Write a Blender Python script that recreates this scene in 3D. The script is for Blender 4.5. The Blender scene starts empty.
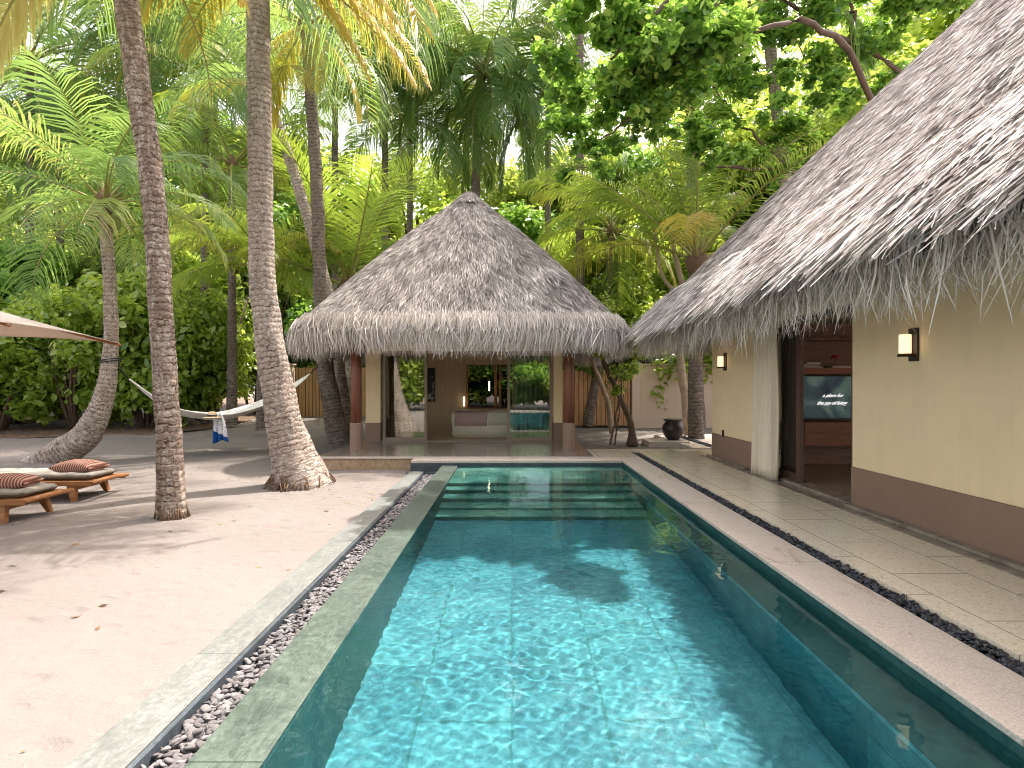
import bpy, bmesh, math, random
import numpy as np
from mathutils import Vector, Matrix, Euler
random.seed(7)
RNG = np.random.default_rng(7)
R = math.radians
scene = bpy.context.scene
COL = scene.collection

# ------------------------------------------------------------------ camera
cam_d = bpy.data.cameras.new('camera'); cam = bpy.data.objects.new('camera', cam_d); COL.objects.link(cam)
cam_d.sensor_width = 36; cam_d.lens = 20; cam_d.clip_start = 0.05; cam_d.clip_end = 500
cam.location = (0, 0, 1.5); cam.rotation_euler = (R(90), 0, 0)
scene.camera = cam
F = 568.9
def P(u, v, Y): return Vector(((u - 512) / F * Y, Y, 1.5 - (v - 384) / F * Y))

# ------------------------------------------------------------------ light
SUN_EL, SUN_AZ = R(64), R(50)           # azimuth: angle from +X towards +Y
w = bpy.data.worlds.new('World'); scene.world = w; w.use_nodes = True
nt = w.node_tree; nt.nodes.clear()
sky = nt.nodes.new('ShaderNodeTexSky'); sky.sky_type = 'NISHITA'; sky.sun_disc = False
sky.sun_elevation = SUN_EL; sky.sun_rotation = R(90) - SUN_AZ
sky.air_density = 1.0; sky.dust_density = 4.0
bg = nt.nodes.new('ShaderNodeBackground'); bg.inputs[1].default_value = 0.15
wo = nt.nodes.new('ShaderNodeOutputWorld')
hs_ = nt.nodes.new('ShaderNodeHueSaturation'); hs_.inputs['Saturation'].default_value = .62   # hazy tropical sky
nt.links.new(sky.outputs[0], hs_.inputs['Color']); wm_ = nt.nodes.new('ShaderNodeMix'); wm_.data_type = 'RGBA'; wm_.blend_type = 'MULTIPLY'; wm_.inputs[0].default_value = 1; wm_.inputs[7].default_value = (1.14, 1.0, .93, 1)   # warm haze
nt.links.new(hs_.outputs[0], wm_.inputs[6]); nt.links.new(wm_.outputs[2], bg.inputs[0]); nt.links.new(bg.outputs[0], wo.inputs[0])
sun_d = bpy.data.lights.new('sun', 'SUN'); sun = bpy.data.objects.new('sun', sun_d); COL.objects.link(sun)
sun_d.energy = 2.0; sun_d.angle = R(0.55); sun_d.color = (1, .93, .86)
sv = Vector((math.cos(SUN_EL) * math.cos(SUN_AZ), math.cos(SUN_EL) * math.sin(SUN_AZ), math.sin(SUN_EL)))
sun.rotation_euler = sv.to_track_quat('Z', 'Y').to_euler(); sun.location = (20, 10, 30)
scene.view_settings.view_transform = 'Standard'; scene.view_settings.look = 'None'
scene.view_settings.exposure = 2.2; scene.view_settings.gamma = 1
scene.view_settings.use_curve_mapping = False
scene.render.engine = 'CYCLES'
scene.cycles.use_denoising = True; scene.cycles.filter_width = 1.0
scene.cycles.max_bounces = 8; scene.cycles.diffuse_bounces = 4; scene.cycles.transparent_max_bounces = 12
scene.cycles.sample_clamp_indirect = 6
scene.cycles.use_adaptive_sampling = True; scene.cycles.adaptive_threshold = 0.02

# ------------------------------------------------------------------ object helpers
def tag(o, label=None, cat=None, group=None, kind=None):
    if label: o['label'] = label
    if cat: o['category'] = cat
    if group: o['group'] = group
    if kind: o['kind'] = kind
    return o
def thing(name, label, cat, loc=(0, 0, 0), rz=0, group=None):
    o = bpy.data.objects.new(name, None); COL.objects.link(o); o.empty_display_size = .1
    o.location = loc; o.rotation_euler = (0, 0, rz)
    return tag(o, label, cat, group)
def copy_tree(o, parent=None):
    c = o.copy(); COL.objects.link(c); c.parent = parent
    for ch in list(o.children): copy_tree(ch, c)
    return c
def link(name, me, m, parent=None, off=None):
    """one mesh object; vertices are given in world space unless the parent sits at the origin"""
    o = bpy.data.objects.new(name, me); COL.objects.link(o)
    if m is not None and not me.materials:
        for x in (m if isinstance(m, (list, tuple)) else [m]): me.materials.append(x)
    o.parent = parent
    return o
class MB:
    def __init__(s): s.v = []; s.f = []; s.mi = []; s.sm = []
    def add(s, vs, fs, mi=0, smooth=False):
        b = len(s.v); s.v += [tuple(x) for x in vs]
        for f in fs: s.f.append([b + i for i in f]); s.mi.append(mi); s.sm.append(smooth)
        return s
    def box(s, x0, x1, y0, y1, z0, z1, mi=0, rot=None, piv=None):
        vs = [Vector((x, y, z)) for z in (z0, z1) for x, y in ((x0, y0), (x1, y0), (x1, y1), (x0, y1))]
        if rot is not None:
            pv = Vector(piv) if piv else Vector(((x0 + x1) / 2, (y0 + y1) / 2, (z0 + z1) / 2))
            vs = [rot @ (q - pv) + pv for q in vs]
        return s.add(vs, [(0, 3, 2, 1), (4, 5, 6, 7), (0, 1, 5, 4), (1, 2, 6, 5), (2, 3, 7, 6), (3, 0, 4, 7)], mi)
    def tube(s, pts, rad, n=8, mi=0, caps=True, smooth=True, sq=None):
        pts = [Vector(p) for p in pts]
        rads = [float(q) for q in rad] if hasattr(rad, '__len__') else [rad] * len(pts)
        vs = []; up = Vector((0, 0, 1))
        for i, p in enumerate(pts):
            t = (pts[min(i + 1, len(pts) - 1)] - pts[max(i - 1, 0)]).normalized()
            a = Vector((1, 0, 0)) if abs(t.x) < .9 else Vector((0, 1, 0))
            x = (a - t * a.dot(t)).normalized(); y = t.cross(x)
            for k in range(n):
                an = 2 * math.pi * k / n
                vs.append(p + rads[i] * (math.cos(an) * x + math.sin(an) * y * (sq or 1)))
        fs = []
        for i in range(len(pts) - 1):
            for k in range(n):
                fs.append((i * n + k, i * n + (k + 1) % n, (i + 1) * n + (k + 1) % n, (i + 1) * n + k))
        if caps: fs += [tuple(range(n))[::-1], tuple((len(pts) - 1) * n + k for k in range(n))]
        return s.add(vs, fs, mi, smooth)
    def lathe(s, c, prof, n=20, mi=0, smooth=True):
        vs = []; m = len(prof)
        for k in range(n):
            a = 2 * math.pi * k / n
            vs += [(c[0] + r * math.cos(a), c[1] + r * math.sin(a), c[2] + z) for r, z in prof]
        fs = [(k * m + i, ((k + 1) % n) * m + i, ((k + 1) % n) * m + i + 1, k * m + i + 1) for k in range(n) for i in range(m - 1)]
        return s.add(vs, fs, mi, smooth)
    def prism(s, poly, y0, y1, mi=0):
        """poly: list of (x,z) extruded along y"""
        n = len(poly); vs = [(x, y0, z) for x, z in poly] + [(x, y1, z) for x, z in poly]
        fs = [tuple(range(n)), tuple(range(2 * n - 1, n - 1, -1))] + [(i, (i + 1) % n + 0, (i + 1) % n + n, i + n)[::-1] for i in range(n)]
        return s.add(vs, fs, mi)
    def build(s, name, m, parent=None, off=None, bevel=0, segs=2):
        me = bpy.data.meshes.new(name)
        vs = s.v
        if off is not None: vs = [(a - off[0], b - off[1], c - off[2]) for a, b, c in vs]
        me.from_pydata(vs, [], s.f)
        if any(s.mi): me.polygons.foreach_set('material_index', s.mi)
        me.polygons.foreach_set('use_smooth', s.sm)
        bm = bmesh.new(); bm.from_mesh(me); bmesh.ops.recalc_face_normals(bm, faces=bm.faces)
        if bevel:
            es = [e for e in bm.edges if len(e.link_faces) == 2 and e.calc_face_angle(0) > .6]
            bmesh.ops.bevel(bm, geom=es, offset=bevel, segments=segs, affect='EDGES', profile=.6)
        bm.to_mesh(me); bm.free(); me.update()
        return link(name, me, m, parent)
def off_of(p): return tuple(p.location) if p is not None else None
def np_mesh(name, V, Fq, m, parent=None, attr=None, smooth=False, off=None, uv=None):
    """V (n,3), Fq (k,4) or (k,3); attr: per-vertex float stored as 'rnd'"""
    V = np.asarray(V, dtype=np.float32)
    if off is not None: V = V - np.array(off, dtype=np.float32)
    Fq = np.asarray(Fq, dtype=np.int32); k, n = Fq.shape
    me = bpy.data.meshes.new(name)
    me.vertices.add(len(V)); me.vertices.foreach_set('co', V.ravel())
    me.loops.add(k * n); me.loops.foreach_set('vertex_index', Fq.ravel())
    me.polygons.add(k); me.polygons.foreach_set('loop_start', np.arange(k, dtype=np.int32) * n)
    me.polygons.foreach_set('loop_total', np.full(k, n, dtype=np.int32))
    if smooth: me.polygons.foreach_set('use_smooth', np.ones(k, dtype=bool))
    me.update(calc_edges=True)
    if attr is not None:
        a = me.attributes.new('rnd', 'FLOAT', 'POINT'); a.data.foreach_set('value', np.asarray(attr, dtype=np.float32))
    if uv is not None:
        a = me.attributes.new('tc', 'FLOAT_VECTOR', 'POINT'); a.data.foreach_set('vector', np.asarray(uv, dtype=np.float32).ravel())
    return link(name, me, m, parent)

# ------------------------------------------------------------------ material helpers
class Mat:
    def __init__(s, name, rough=.7, spec=.5, **kw):
        s.m = bpy.data.materials.new(name); s.m.use_nodes = True
        s.nt = s.m.node_tree; s.N = s.nt.nodes; s.b = s.N['Principled BSDF']; s.out = s.N['Material Output']
        s.b.inputs['Roughness'].default_value = rough; s.b.inputs['Specular IOR Level'].default_value = spec
        for k, v in kw.items(): s.b.inputs[k].default_value = v
    def n(s, t, **ins):
        x = s.N.new(t)
        for k, v in ins.items():
            k2 = k.replace('_', ' ')
            if k2 in x.inputs: s.set(x.inputs[k2], v)
            else: setattr(x, k, v)
        return x
    def set(s, sock, v):
        if isinstance(v, bpy.types.NodeSocket): s.nt.links.new(v, sock)
        else: sock.default_value = v
    def coord(s, kind='Object', scale=(1, 1, 1), rot=(0, 0, 0)):
        c = s.n('ShaderNodeTexCoord').outputs[kind]
        mp = s.n('ShaderNodeMapping'); s.set(mp.inputs[0], c); mp.inputs['Scale'].default_value = scale; mp.inputs['Rotation'].default_value = rot
        return mp.outputs[0]
    def geo(s, scale=(1, 1, 1), rot=(0, 0, 0)):
        c = s.n('ShaderNodeNewGeometry').outputs['Position']
        mp = s.n('ShaderNodeMapping'); s.set(mp.inputs[0], c); mp.inputs['Scale'].default_value = scale; mp.inputs['Rotation'].default_value = rot
        return mp.outputs[0]
    def tc(s, scale=(1, 1, 1)):
        a = s.n('ShaderNodeAttribute'); a.attribute_name = 'tc'
        mp = s.n('ShaderNodeMapping'); s.set(mp.inputs[0], a.outputs['Vector']); mp.inputs['Scale'].default_value = scale
        return mp.outputs[0]
    def rnd(s):
        a = s.n('ShaderNodeAttribute'); a.attribute_name = 'rnd'; return a.outputs['Fac']
    def noise(s, vec, scale=5, detail=4, rough=.6, dist=0):
        x = s.n('ShaderNodeTexNoise'); s.set(x.inputs['Vector'], vec)
        x.inputs['Scale'].default_value = scale; x.inputs['Detail'].default_value = detail
        x.inputs['Roughness'].default_value = rough; x.inputs['Distortion'].default_value = dist
        return x.outputs[0]
    def vor(s, vec, scale=5, feature='F1', out='Distance'):
        x = s.n('ShaderNodeTexVoronoi'); x.feature = feature; s.set(x.inputs['Vector'], vec); x.inputs['Scale'].default_value = scale
        return x.outputs[out]
    def ramp(s, fac, stops, interp='LINEAR'):
        x = s.n('ShaderNodeValToRGB'); s.set(x.inputs[0], fac); cr = x.color_ramp; cr.interpolation = interp
        while len(cr.elements) < len(stops): cr.elements.new(.5)
        for e, (p, c) in zip(cr.elements, stops):
            e.position = p; e.color = (*c, 1) if len(c) == 3 else c
        return x.outputs[0]
    def mix(s, fac, a, b, mode='MIX'):
        x = s.n('ShaderNodeMix'); x.data_type = 'RGBA'; x.blend_type = mode
        s.set(x.inputs[0], fac)
        for i, v in ((6, a), (7, b)):
            s.set(x.inputs[i], v if isinstance(v, bpy.types.NodeSocket) else (*v, 1))
        return x.outputs[2]
    def math(s, op, a, b=0, c=0):
        x = s.n('ShaderNodeMath'); x.operation = op
        for i, v in enumerate((a, b, c)): s.set(x.inputs[i], v)
        return x.outputs[0]
    def brick(s, vec, w, h, mortar=.01, off=.5):
        x = s.n('ShaderNodeTexBrick'); s.set(x.inputs['Vector'], vec)
        x.offset = off; x.inputs['Scale'].default_value = 1; x.inputs['Brick Width'].default_value = w; x.inputs['Row Height'].default_value = h
        x.inputs['Mortar Size'].default_value = mortar; x.inputs['Mortar Smooth'].default_value = .3
        x.inputs['Color1'].default_value = (0, 0, 0, 1); x.inputs['Color2'].default_value = (1, 1, 1, 1); x.inputs['Mortar'].default_value = (.5, .5, .5, 1)
        return x.outputs['Color'], x.outputs['Fac']
    def bump(s, h, strength=.3, dist=.02):
        x = s.n('ShaderNodeBump'); s.set(x.inputs['Height'], h); x.inputs['Strength'].default_value = strength; x.inputs['Distance'].default_value = dist
        s.set(s.b.inputs['Normal'], x.outputs[0]); return x.outputs[0]
    def base(s, c): s.set(s.b.inputs['Base Color'], c if isinstance(c, bpy.types.NodeSocket) else (*c, 1)); return s
    def rough(s, r): s.set(s.b.inputs['Roughness'], r); return s
def plain(name, c, rough=.6, var=.15, scale=8, bump=0, **kw):
    m = Mat(name, rough, **kw); g = m.coord()
    f = m.noise(g, scale, 4)
    m.base(m.mix(f, tuple(x * (1 - var) for x in c), tuple(min(1, x * (1 + var)) for x in c)))
    if bump: m.bump(m.noise(g, scale * 6, 4), bump, .01)
    return m.m
# ------------------------------------------------------------------ materials
def M_sand():
    m = Mat('sand', .95, .2); g = m.geo()
    big = m.noise(g, .5, 3); fine = m.noise(g, 60, 3); mid = m.noise(g, 6, 4)
    c = m.ramp(big, [(.3, (.185, .164, .15)), (.7, (.222, .198, .182))])
    c = m.mix(m.ramp(fine, [(.3, (0, 0, 0)), (.62, (1, 1, 1))]), m.mix(.35, c, (.17, .142, .12)), c)
    sp = m.vor(g, 9, out='Distance')
    spk = m.ramp(sp, [(.02, (1, 1, 1)), (.045, (0, 0, 0))])
    gate = m.ramp(m.noise(g, 1.3, 2), [(.5, (0, 0, 0)), (.6, (1, 1, 1))])
    c = m.mix(m.math('MULTIPLY', spk, gate), c, (.25, .16, .1))
    m.base(c)
    h = m.math('ADD', m.math('MULTIPLY', mid, .8), m.math('MULTIPLY', fine, .25))
    h = m.math('ADD', h, m.math('MULTIPLY', m.noise(g, 2.2, 3), 1.6))
    dent = m.ramp(m.vor(m.geo((1, 1.4, 1)), 2.6), [(.08, (0, 0, 0)), (.3, (1, 1, 1))]); h = m.math('ADD', h, m.math('MULTIPLY', dent, .7))
    m.bump(h, .8, .04); return m.m
def M_litter():
    m = Mat('leaf_litter', .9); g = m.geo()
    v = m.vor(g, 11, out='Color'); c = m.ramp(v, [(0, (.05, .03, .02)), (.35, (.16, .09, .05)), (.6, (.32, .2, .12)), (.85, (.24, .13, .08)), (1, (.45, .34, .24))])
    m.base(m.mix(m.noise(g, 3, 3), c, (.06, .04, .03))); m.bump(m.vor(g, 11), .9, .05); return m.m
def M_slate(name, a, b, rough=.35, joint=(1.2, 5), vein=.5, wet=0):
    m = Mat(name, rough, .5); g = m.geo()
    n1 = m.noise(m.geo((1, .5, 1), (0, 0, .5)), 3.2, 8, .7, 1.6); n2 = m.noise(g, 26, 6, .7)
    c = m.ramp(n1, [(.28, a), (.72, b)])
    ve = m.ramp(m.noise(m.geo((1.6, .35, 1), (0, 0, .6)), 4, 9, .72, 2.4), [(.475, (0, 0, 0)), (.5, (1, 1, 1)), (.53, (0, 0, 0))])
    c = m.mix(m.math('MULTIPLY', ve, vein), c, tuple(min(1, x * 2.2 + .05) for x in b))
    c = m.mix(m.ramp(n2, [(.35, (.5, .5, .5)), (.6, (0, 0, 0))]), c, tuple(x * .55 for x in a))
    col, fac = m.brick(m.geo((1, 1, 1), (0, 0, R(90))), joint[0], joint[1], .006, 0)
    c = m.mix(m.math('MULTIPLY', fac, .6), c, tuple(x * .4 for x in a))
    m.base(c); m.bump(m.math('ADD', n1, m.math('MULTIPLY', n2, .3)), .25, .02)
    m.rough(m.math('MULTIPLY_ADD', n2, .3, rough - .12)); return m.m
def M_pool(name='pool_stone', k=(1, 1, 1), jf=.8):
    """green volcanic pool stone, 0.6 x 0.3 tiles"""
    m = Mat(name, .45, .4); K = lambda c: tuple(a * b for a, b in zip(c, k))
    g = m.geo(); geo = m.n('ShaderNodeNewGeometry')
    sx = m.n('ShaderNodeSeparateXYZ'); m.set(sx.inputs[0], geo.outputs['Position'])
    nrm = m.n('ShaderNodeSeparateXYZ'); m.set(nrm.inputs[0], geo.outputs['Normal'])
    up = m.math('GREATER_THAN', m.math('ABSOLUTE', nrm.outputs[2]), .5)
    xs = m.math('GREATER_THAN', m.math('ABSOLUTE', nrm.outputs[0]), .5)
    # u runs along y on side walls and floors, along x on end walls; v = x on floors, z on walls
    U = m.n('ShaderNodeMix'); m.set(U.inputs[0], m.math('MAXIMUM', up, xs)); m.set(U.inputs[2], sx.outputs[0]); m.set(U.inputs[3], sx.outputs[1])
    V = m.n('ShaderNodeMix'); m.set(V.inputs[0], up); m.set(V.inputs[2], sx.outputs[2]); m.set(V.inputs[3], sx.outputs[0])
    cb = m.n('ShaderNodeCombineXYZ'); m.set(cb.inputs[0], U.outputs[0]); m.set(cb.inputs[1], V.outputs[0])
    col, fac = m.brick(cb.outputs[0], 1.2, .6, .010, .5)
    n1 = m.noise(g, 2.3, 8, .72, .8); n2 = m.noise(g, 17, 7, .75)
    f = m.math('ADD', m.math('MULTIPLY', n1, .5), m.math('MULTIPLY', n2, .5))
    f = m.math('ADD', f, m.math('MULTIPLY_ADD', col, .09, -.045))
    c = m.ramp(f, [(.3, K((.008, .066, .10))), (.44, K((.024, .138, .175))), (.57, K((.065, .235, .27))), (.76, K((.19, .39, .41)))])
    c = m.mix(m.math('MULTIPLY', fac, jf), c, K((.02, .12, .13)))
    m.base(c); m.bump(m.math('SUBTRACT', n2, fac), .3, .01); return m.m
def M_water():
    m = Mat('pool_water'); g = m.n('ShaderNodeBsdfGlass')
    g.inputs['Color'].default_value = (.80, .985, .99, 1); g.inputs['Roughness'].default_value = 0; g.inputs['IOR'].default_value = 1.333
    m.nt.links.new(g.outputs[0], m.out.inputs[0]); return m.m
def M_coping():
    m = Mat('coping_stone', .6, .35); g = m.geo()
    n = m.noise(g, 2.5, 7, .7); f = m.noise(g, 70, 3)
    c = m.ramp(f, [(.3, (.34, .29, .25)), (.55, (.58, .51, .445)), (.8, (.68, .61, .54))])
    st = m.ramp(m.noise(m.geo((1, .45, 1)), 3.0, 8, .75, 1.2), [(.56, (0, 0, 0)), (.68, (1, 1, 1))])
    c = m.mix(m.math('MULTIPLY', st, .75), c, (.24, .15, .09))
    bl = m.ramp(m.noise(g, 7, 8, .8, .8), [(.5, (0, 0, 0)), (.66, (1, 1, 1))]); c = m.mix(m.math('MULTIPLY', bl, .5), c, (.33, .27, .23))
    c = m.mix(m.math('MULTIPLY', n, .35), c, (.66, .56, .46))
    col, fac = m.brick(m.geo((1, 1, 1), (0, 0, R(90))), 2.4, 9, .006, 0)
    c = m.mix(m.math('MULTIPLY', fac, .6), c, (.12, .1, .09))
    m.base(c); m.bump(m.math('ADD', f, st), .2, .006); return m.m
def M_terrazzo():
    m = Mat('terrazzo_tile', .16, .5); g = m.geo()
    f = m.noise(g, 85, 2); sp = m.vor(g, 60, out='Color')
    c = m.ramp(sp, [(0, (.50, .40, .30)), (.3, (.80, .69, .54)), (.7, (.86, .77, .62)), (1, (.92, .86, .76))])
    c = m.mix(m.math('MULTIPLY', m.noise(g, 1.2, 4), .5), c, (.76, .65, .50))
    col, fac = m.brick(m.geo((1, 1, 1), (0, 0, R(90))), .9, .6, .006, .5)
    c = m.mix(m.math('MULTIPLY', fac, .75), c, (.14, .11, .08))
    m.base(c); m.rough(m.math('MULTIPLY_ADD', m.noise(g, 4, 4), .25, .08)); m.bump(m.math('SUBTRACT', m.math('MULTIPLY', f, .1), fac), .12, .004); return m.m
def M_deck():
    m = Mat('dark_veranda_tile', .16, .5); g = m.geo()
    c = m.ramp(m.noise(g, 5, 6), [(.3, (.20, .165, .135)), (.7, (.38, .32, .26))])
    col, fac = m.brick(g, .9, .6, .008, .5)
    c = m.mix(m.math('MULTIPLY', fac, .6), c, (.05, .04, .035)); m.base(c); return m.m
def M_stepstone():
    m = Mat('sandstone_riser', .85); g = m.geo()
    c = m.ramp(m.noise(g, 14, 6), [(.3, (.30, .20, .11)), (.7, (.50, .37, .25))])
    m.base(c); m.bump(m.noise(g, 40, 4), .4, .01); return m.m
def M_thatch(name='thatch_straw', warm=0):
    m = Mat(name, .85, .25)
    c = m.ramp(m.rnd(), [(0, (.085 + warm, .076 + warm * .8, .072 + warm * .6)), (.28, (.25 + warm, .225 + warm * .82, .212 + warm * .65)), (.6, (.46 + warm, .42 + warm * .82, .40 + warm * .65)), (1, (.88, .84, .80))])
    g = m.coord(); c = m.mix(m.math('MULTIPLY', m.noise(g, 1.1, 4), .2), c, (.36, .31, .27), 'MIX')
    m.base(c); return m.m
def M_thatchbase():
    m = Mat('thatch_layer', .95, .1); t = m.tc((1, 1, 1))
    mp = m.n('ShaderNodeMapping'); m.set(mp.inputs[0], t); mp.inputs['Scale'].default_value = (55, 3, 1)
    n = m.noise(mp.outputs[0], 1, 6, .75)
    m.base(m.ramp(n, [(.3, (.09, .075, .065)), (.5, (.27, .235, .21)), (.72, (.45, .40, .36))])); m.bump(n, 1, .06); return m.m
def M_plaster(name, c, var=.06):
    m = Mat(name, .85, .25); g = m.geo()
    cc = m.mix(m.noise(g, 1.4, 5), tuple(x * (1 - var * 2) for x in c), tuple(x * (1 + var) for x in c))
    st = m.ramp(m.noise(m.geo((5, 5, .35)), 1.3, 6, .7), [(.5, (0, 0, 0)), (.75, (1, 1, 1))]); bl = m.ramp(m.noise(g, 2.6, 7, .75), [(.52, (0, 0, 0)), (.7, (1, 1, 1))])
    cc = m.mix(m.math('MULTIPLY', st, .22), cc, tuple(x * .66 for x in c)); cc = m.mix(m.math('MULTIPLY', bl, .16), cc, tuple(x * .7 for x in c)); m.base(cc)
    m.bump(m.math('ADD', m.noise(g, 60, 4), m.noise(g, 7, 3)), .12, .004); return m.m
def M_bark_palm(name, dark=1.0, scar=.5):
    """tc = (around, around, along) in metres"""
    m = Mat(name, .9, .2); d = dark
    n = m.noise(m.tc((7, 7, 13)), 1, 9, .75, .9); big = m.noise(m.tc((3, 3, 2.2)), 1, 5, .7)
    rings = m.n('ShaderNodeTexWave'); rings.bands_direction = 'Z'; m.set(rings.inputs['Vector'], m.tc((1, 1, 1)))
    rings.inputs['Scale'].default_value = 3.2; rings.inputs['Distortion'].default_value = 4.0; rings.inputs['Detail'].default_value = 5; rings.inputs['Detail Scale'].default_value = 2.2
    crack = m.ramp(m.noise(m.tc((9, 9, 24)), 1, 8, .8, 1.8), [(.38, (1, 1, 1)), (.46, (0, 0, 0))])
    patch = m.ramp(big, [(.40, (0, 0, 0)), (.62, (1, 1, 1))])
    c = m.ramp(n, [(.28, (.20 * d, .15 * d, .12 * d)), (.44, (.38 * d, .315 * d, .265 * d)), (.58, (.60 * d, .50 * d, .43 * d)), (.76, (.78 * d, .68 * d, .60 * d))])
    rr = m.ramp(rings.outputs[0], [(.01, (1, 1, 1)), (.16, (0, 0, 0))])
    c = m.mix(m.math('MULTIPLY', rr, .55), c, (.14 * d, .10 * d, .08 * d))
    dk = m.math('MULTIPLY', m.math('MAXIMUM', crack, m.math('MULTIPLY', rr, patch)), m.math('MULTIPLY_ADD', patch, .55, scar * .55))
    c = m.mix(dk, c, (.055, .038, .028))
    lich = m.ramp(m.noise(m.tc((5, 5, 3.2)), 1, 7, .8, 1.0), [(.5, (0, 0, 0)), (.62, (1, 1, 1))]); c = m.mix(m.math('MULTIPLY', lich, .45), c, (.70 * d, .64 * d, .56 * d))
    brn = m.ramp(m.noise(m.tc((4, 4, 1.6)), 1, 6, .8, .6), [(.46, (1, 1, 1)), (.56, (0, 0, 0))]); c = m.mix(m.math('MULTIPLY', brn, .25 + .3 * (scar > 1)), c, (.17, .09, .05))
    m.base(c)
    h = m.math('SUBTRACT', m.math('ADD', n, m.math('MULTIPLY', rings.outputs[0], .3)), m.math('MULTIPLY', crack, .8))
    m.bump(h, 1.0, .04); return m.m
def leafmat(name, stops, trans=.45, rough=.38, spec=.5, tcol=(.75, .90, .10)):
    m = Mat(name, rough, spec); m.base(m.ramp(m.rnd(), stops))
    t = m.n('ShaderNodeBsdfTranslucent')
    br = m.mix(.45, m.ramp(m.rnd(), stops), tcol); m.set(t.inputs[0], br)
    mx = m.n('ShaderNodeMixShader'); mx.inputs[0].default_value = trans
    m.nt.links.new(m.b.outputs[0], mx.inputs[1]); m.nt.links.new(t.outputs[0], mx.inputs[2]); m.nt.links.new(mx.outputs[0], m.out.inputs[0])
    return m.m
def M_wood(name, a, b, rough=.5, axis=0, sc=1, spec=.4):
    m = Mat(name, rough, spec); s = [14, 14, 14]; s[axis] = 1.2
    n = m.noise(m.coord(scale=tuple(x * sc for x in s)), 1.6, 7, .7, .8)
    m.base(m.ramp(n, [(.3, a), (.7, b)])); m.bump(n, .15, .004); return m.m
def M_planks():
    m = Mat('fence_boards', .8); g = m.geo((1, 1, 1))
    col, fac = m.brick(m.geo((1, 1, 1), (R(90), 0, 0)), .16, 9, .012, 0)
    n = m.noise(m.geo((12, 12, .7)), 1.5, 7, .7)
    c = m.ramp(n, [(.3, (.38, .19, .08)), (.7, (.72, .43, .21))])
    c = m.mix(m.math('MULTIPLY', col, .4), c, (.55, .33, .17)); c = m.mix(fac, c, (.04, .02, .01)); m.base(c); return m.m
def M_glass(name, tint=(.93, .96, .95), refl=1.0):
    m = Mat(name); tr = m.n('ShaderNodeBsdfTransparent'); tr.inputs[0].default_value = (*tint, 1)
    gl = m.n('ShaderNodeBsdfGlossy'); gl.inputs['Roughness'].default_value = .01
    fr = m.n('ShaderNodeFresnel'); fr.inputs[0].default_value = 1.5
    f = m.math('MINIMUM', m.math('MULTIPLY_ADD', fr.outputs[0], refl, .14 * refl), 1)
    mx = m.n('ShaderNodeMixShader'); m.set(mx.inputs[0], f)
    m.nt.links.new(tr.outputs[0], mx.inputs[1]); m.nt.links.new(gl.outputs[0], mx.inputs[2]); m.nt.links.new(mx.outputs[0], m.out.inputs[0]); return m.m
def M_emit(name, c, s):
    m = Mat(name, .5); m.base(c); m.b.inputs['Emission Color'].default_value = (*c, 1); m.b.inputs['Emission Strength'].default_value = s; return m.m
def M_stripe():
    m = Mat('striped_weave', .9, .1); w = m.n('ShaderNodeTexWave'); w.bands_direction = 'X'; m.set(w.inputs['Vector'], m.coord())
    w.inputs['Scale'].default_value = 8.5; w.inputs['Distortion'].default_value = .25
    w2 = m.noise(m.coord(scale=(22, .4, .4)), 1, 2)
    c = m.ramp(w.outputs[0], [(.0, (.12, .05, .04)), (.4, (.26, .12, .09)), (.75, (.34, .17, .13)), (.93, (.62, .45, .36))])
    m.base(m.mix(m.math('MULTIPLY', w2, .5), c, (.30, .13, .10))); m.bump(m.noise(m.coord(), 160, 2), .2, .003); return m.m

SAND = M_sand(); LITTER = M_litter()
LEDGE = M_slate('green_slate', (.035, .055, .045), (.115, .15, .125), .30, vein=.18)
KERB = M_slate('grey_slate', (.10, .11, .10), (.185, .20, .185), .6, vein=.15)
DARKT = M_slate('dark_slate', (.03, .04, .05), (.09, .11, .13), .4, vein=.2)
POOL = M_pool(); POOLD = M_pool('pool_stone_reflected_dark', (.62, .5, .42), .6); POOLS = M_pool('step_stone', (2.2, 1.15, .80), .5); WATER = M_water(); COPING = M_coping(); TERR = M_terrazzo(); DECK = M_deck(); STEPS = M_stepstone()  # POOLD puts the dark reflection of roof and wall into the stone colour
THATCH = M_thatch(); THATCHB = M_thatchbase(); FRINGE = M_thatch('fringe_straw', .18)
CREAM = M_plaster('cream_plaster', (.90, .72, .47), .06); BROWN = M_plaster('brown_plaster', (.30, .20, .15), .14); BEIGE = M_plaster('beige_plaster', (.68, .54, .41))
BARK = M_bark_palm('palm_bark', 1.15, .5); BARKR = M_bark_palm('rough_palm_bark', 1.05, 1.5); BARKD = M_bark_palm('dark_palm_bark', .55, .7)
TREEBARK = plain('tree_bark', (.13, .085, .06), .9, .5, 7, .8); PALEBARK = plain('pale_tree_bark', (.42, .31, .22), .9, .4, 7, .7)
FR_GREEN = leafmat('palm_leaflet_green', [(0, (.04, .09, .05)), (.35, (.08, .165, .06)), (.7, (.16, .27, .07)), (.88, (.30, .35, .08)), (1, (.50, .38, .10))], .42, .42, .45, (.55, .80, .16))
FR_LIME = leafmat('palm_leaflet_lime', [(0, (.05, .11, .02)), (.5, (.13, .24, .04)), (.85, (.25, .31, .06)), (1, (.40, .33, .08))], .55)
FR_GOLD = leafmat('palm_leaflet_gold', [(0, (.10, .11, .02)), (.3, (.28, .24, .04)), (.65, (.52, .34, .07)), (1, (.70, .46, .14))], .5)
FR_DRY = leafmat('palm_leaflet_dry', [(0, (.38, .25, .08)), (.5, (.62, .48, .20)), (1, (.85, .74, .42))], .5, .7, .2)
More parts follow.
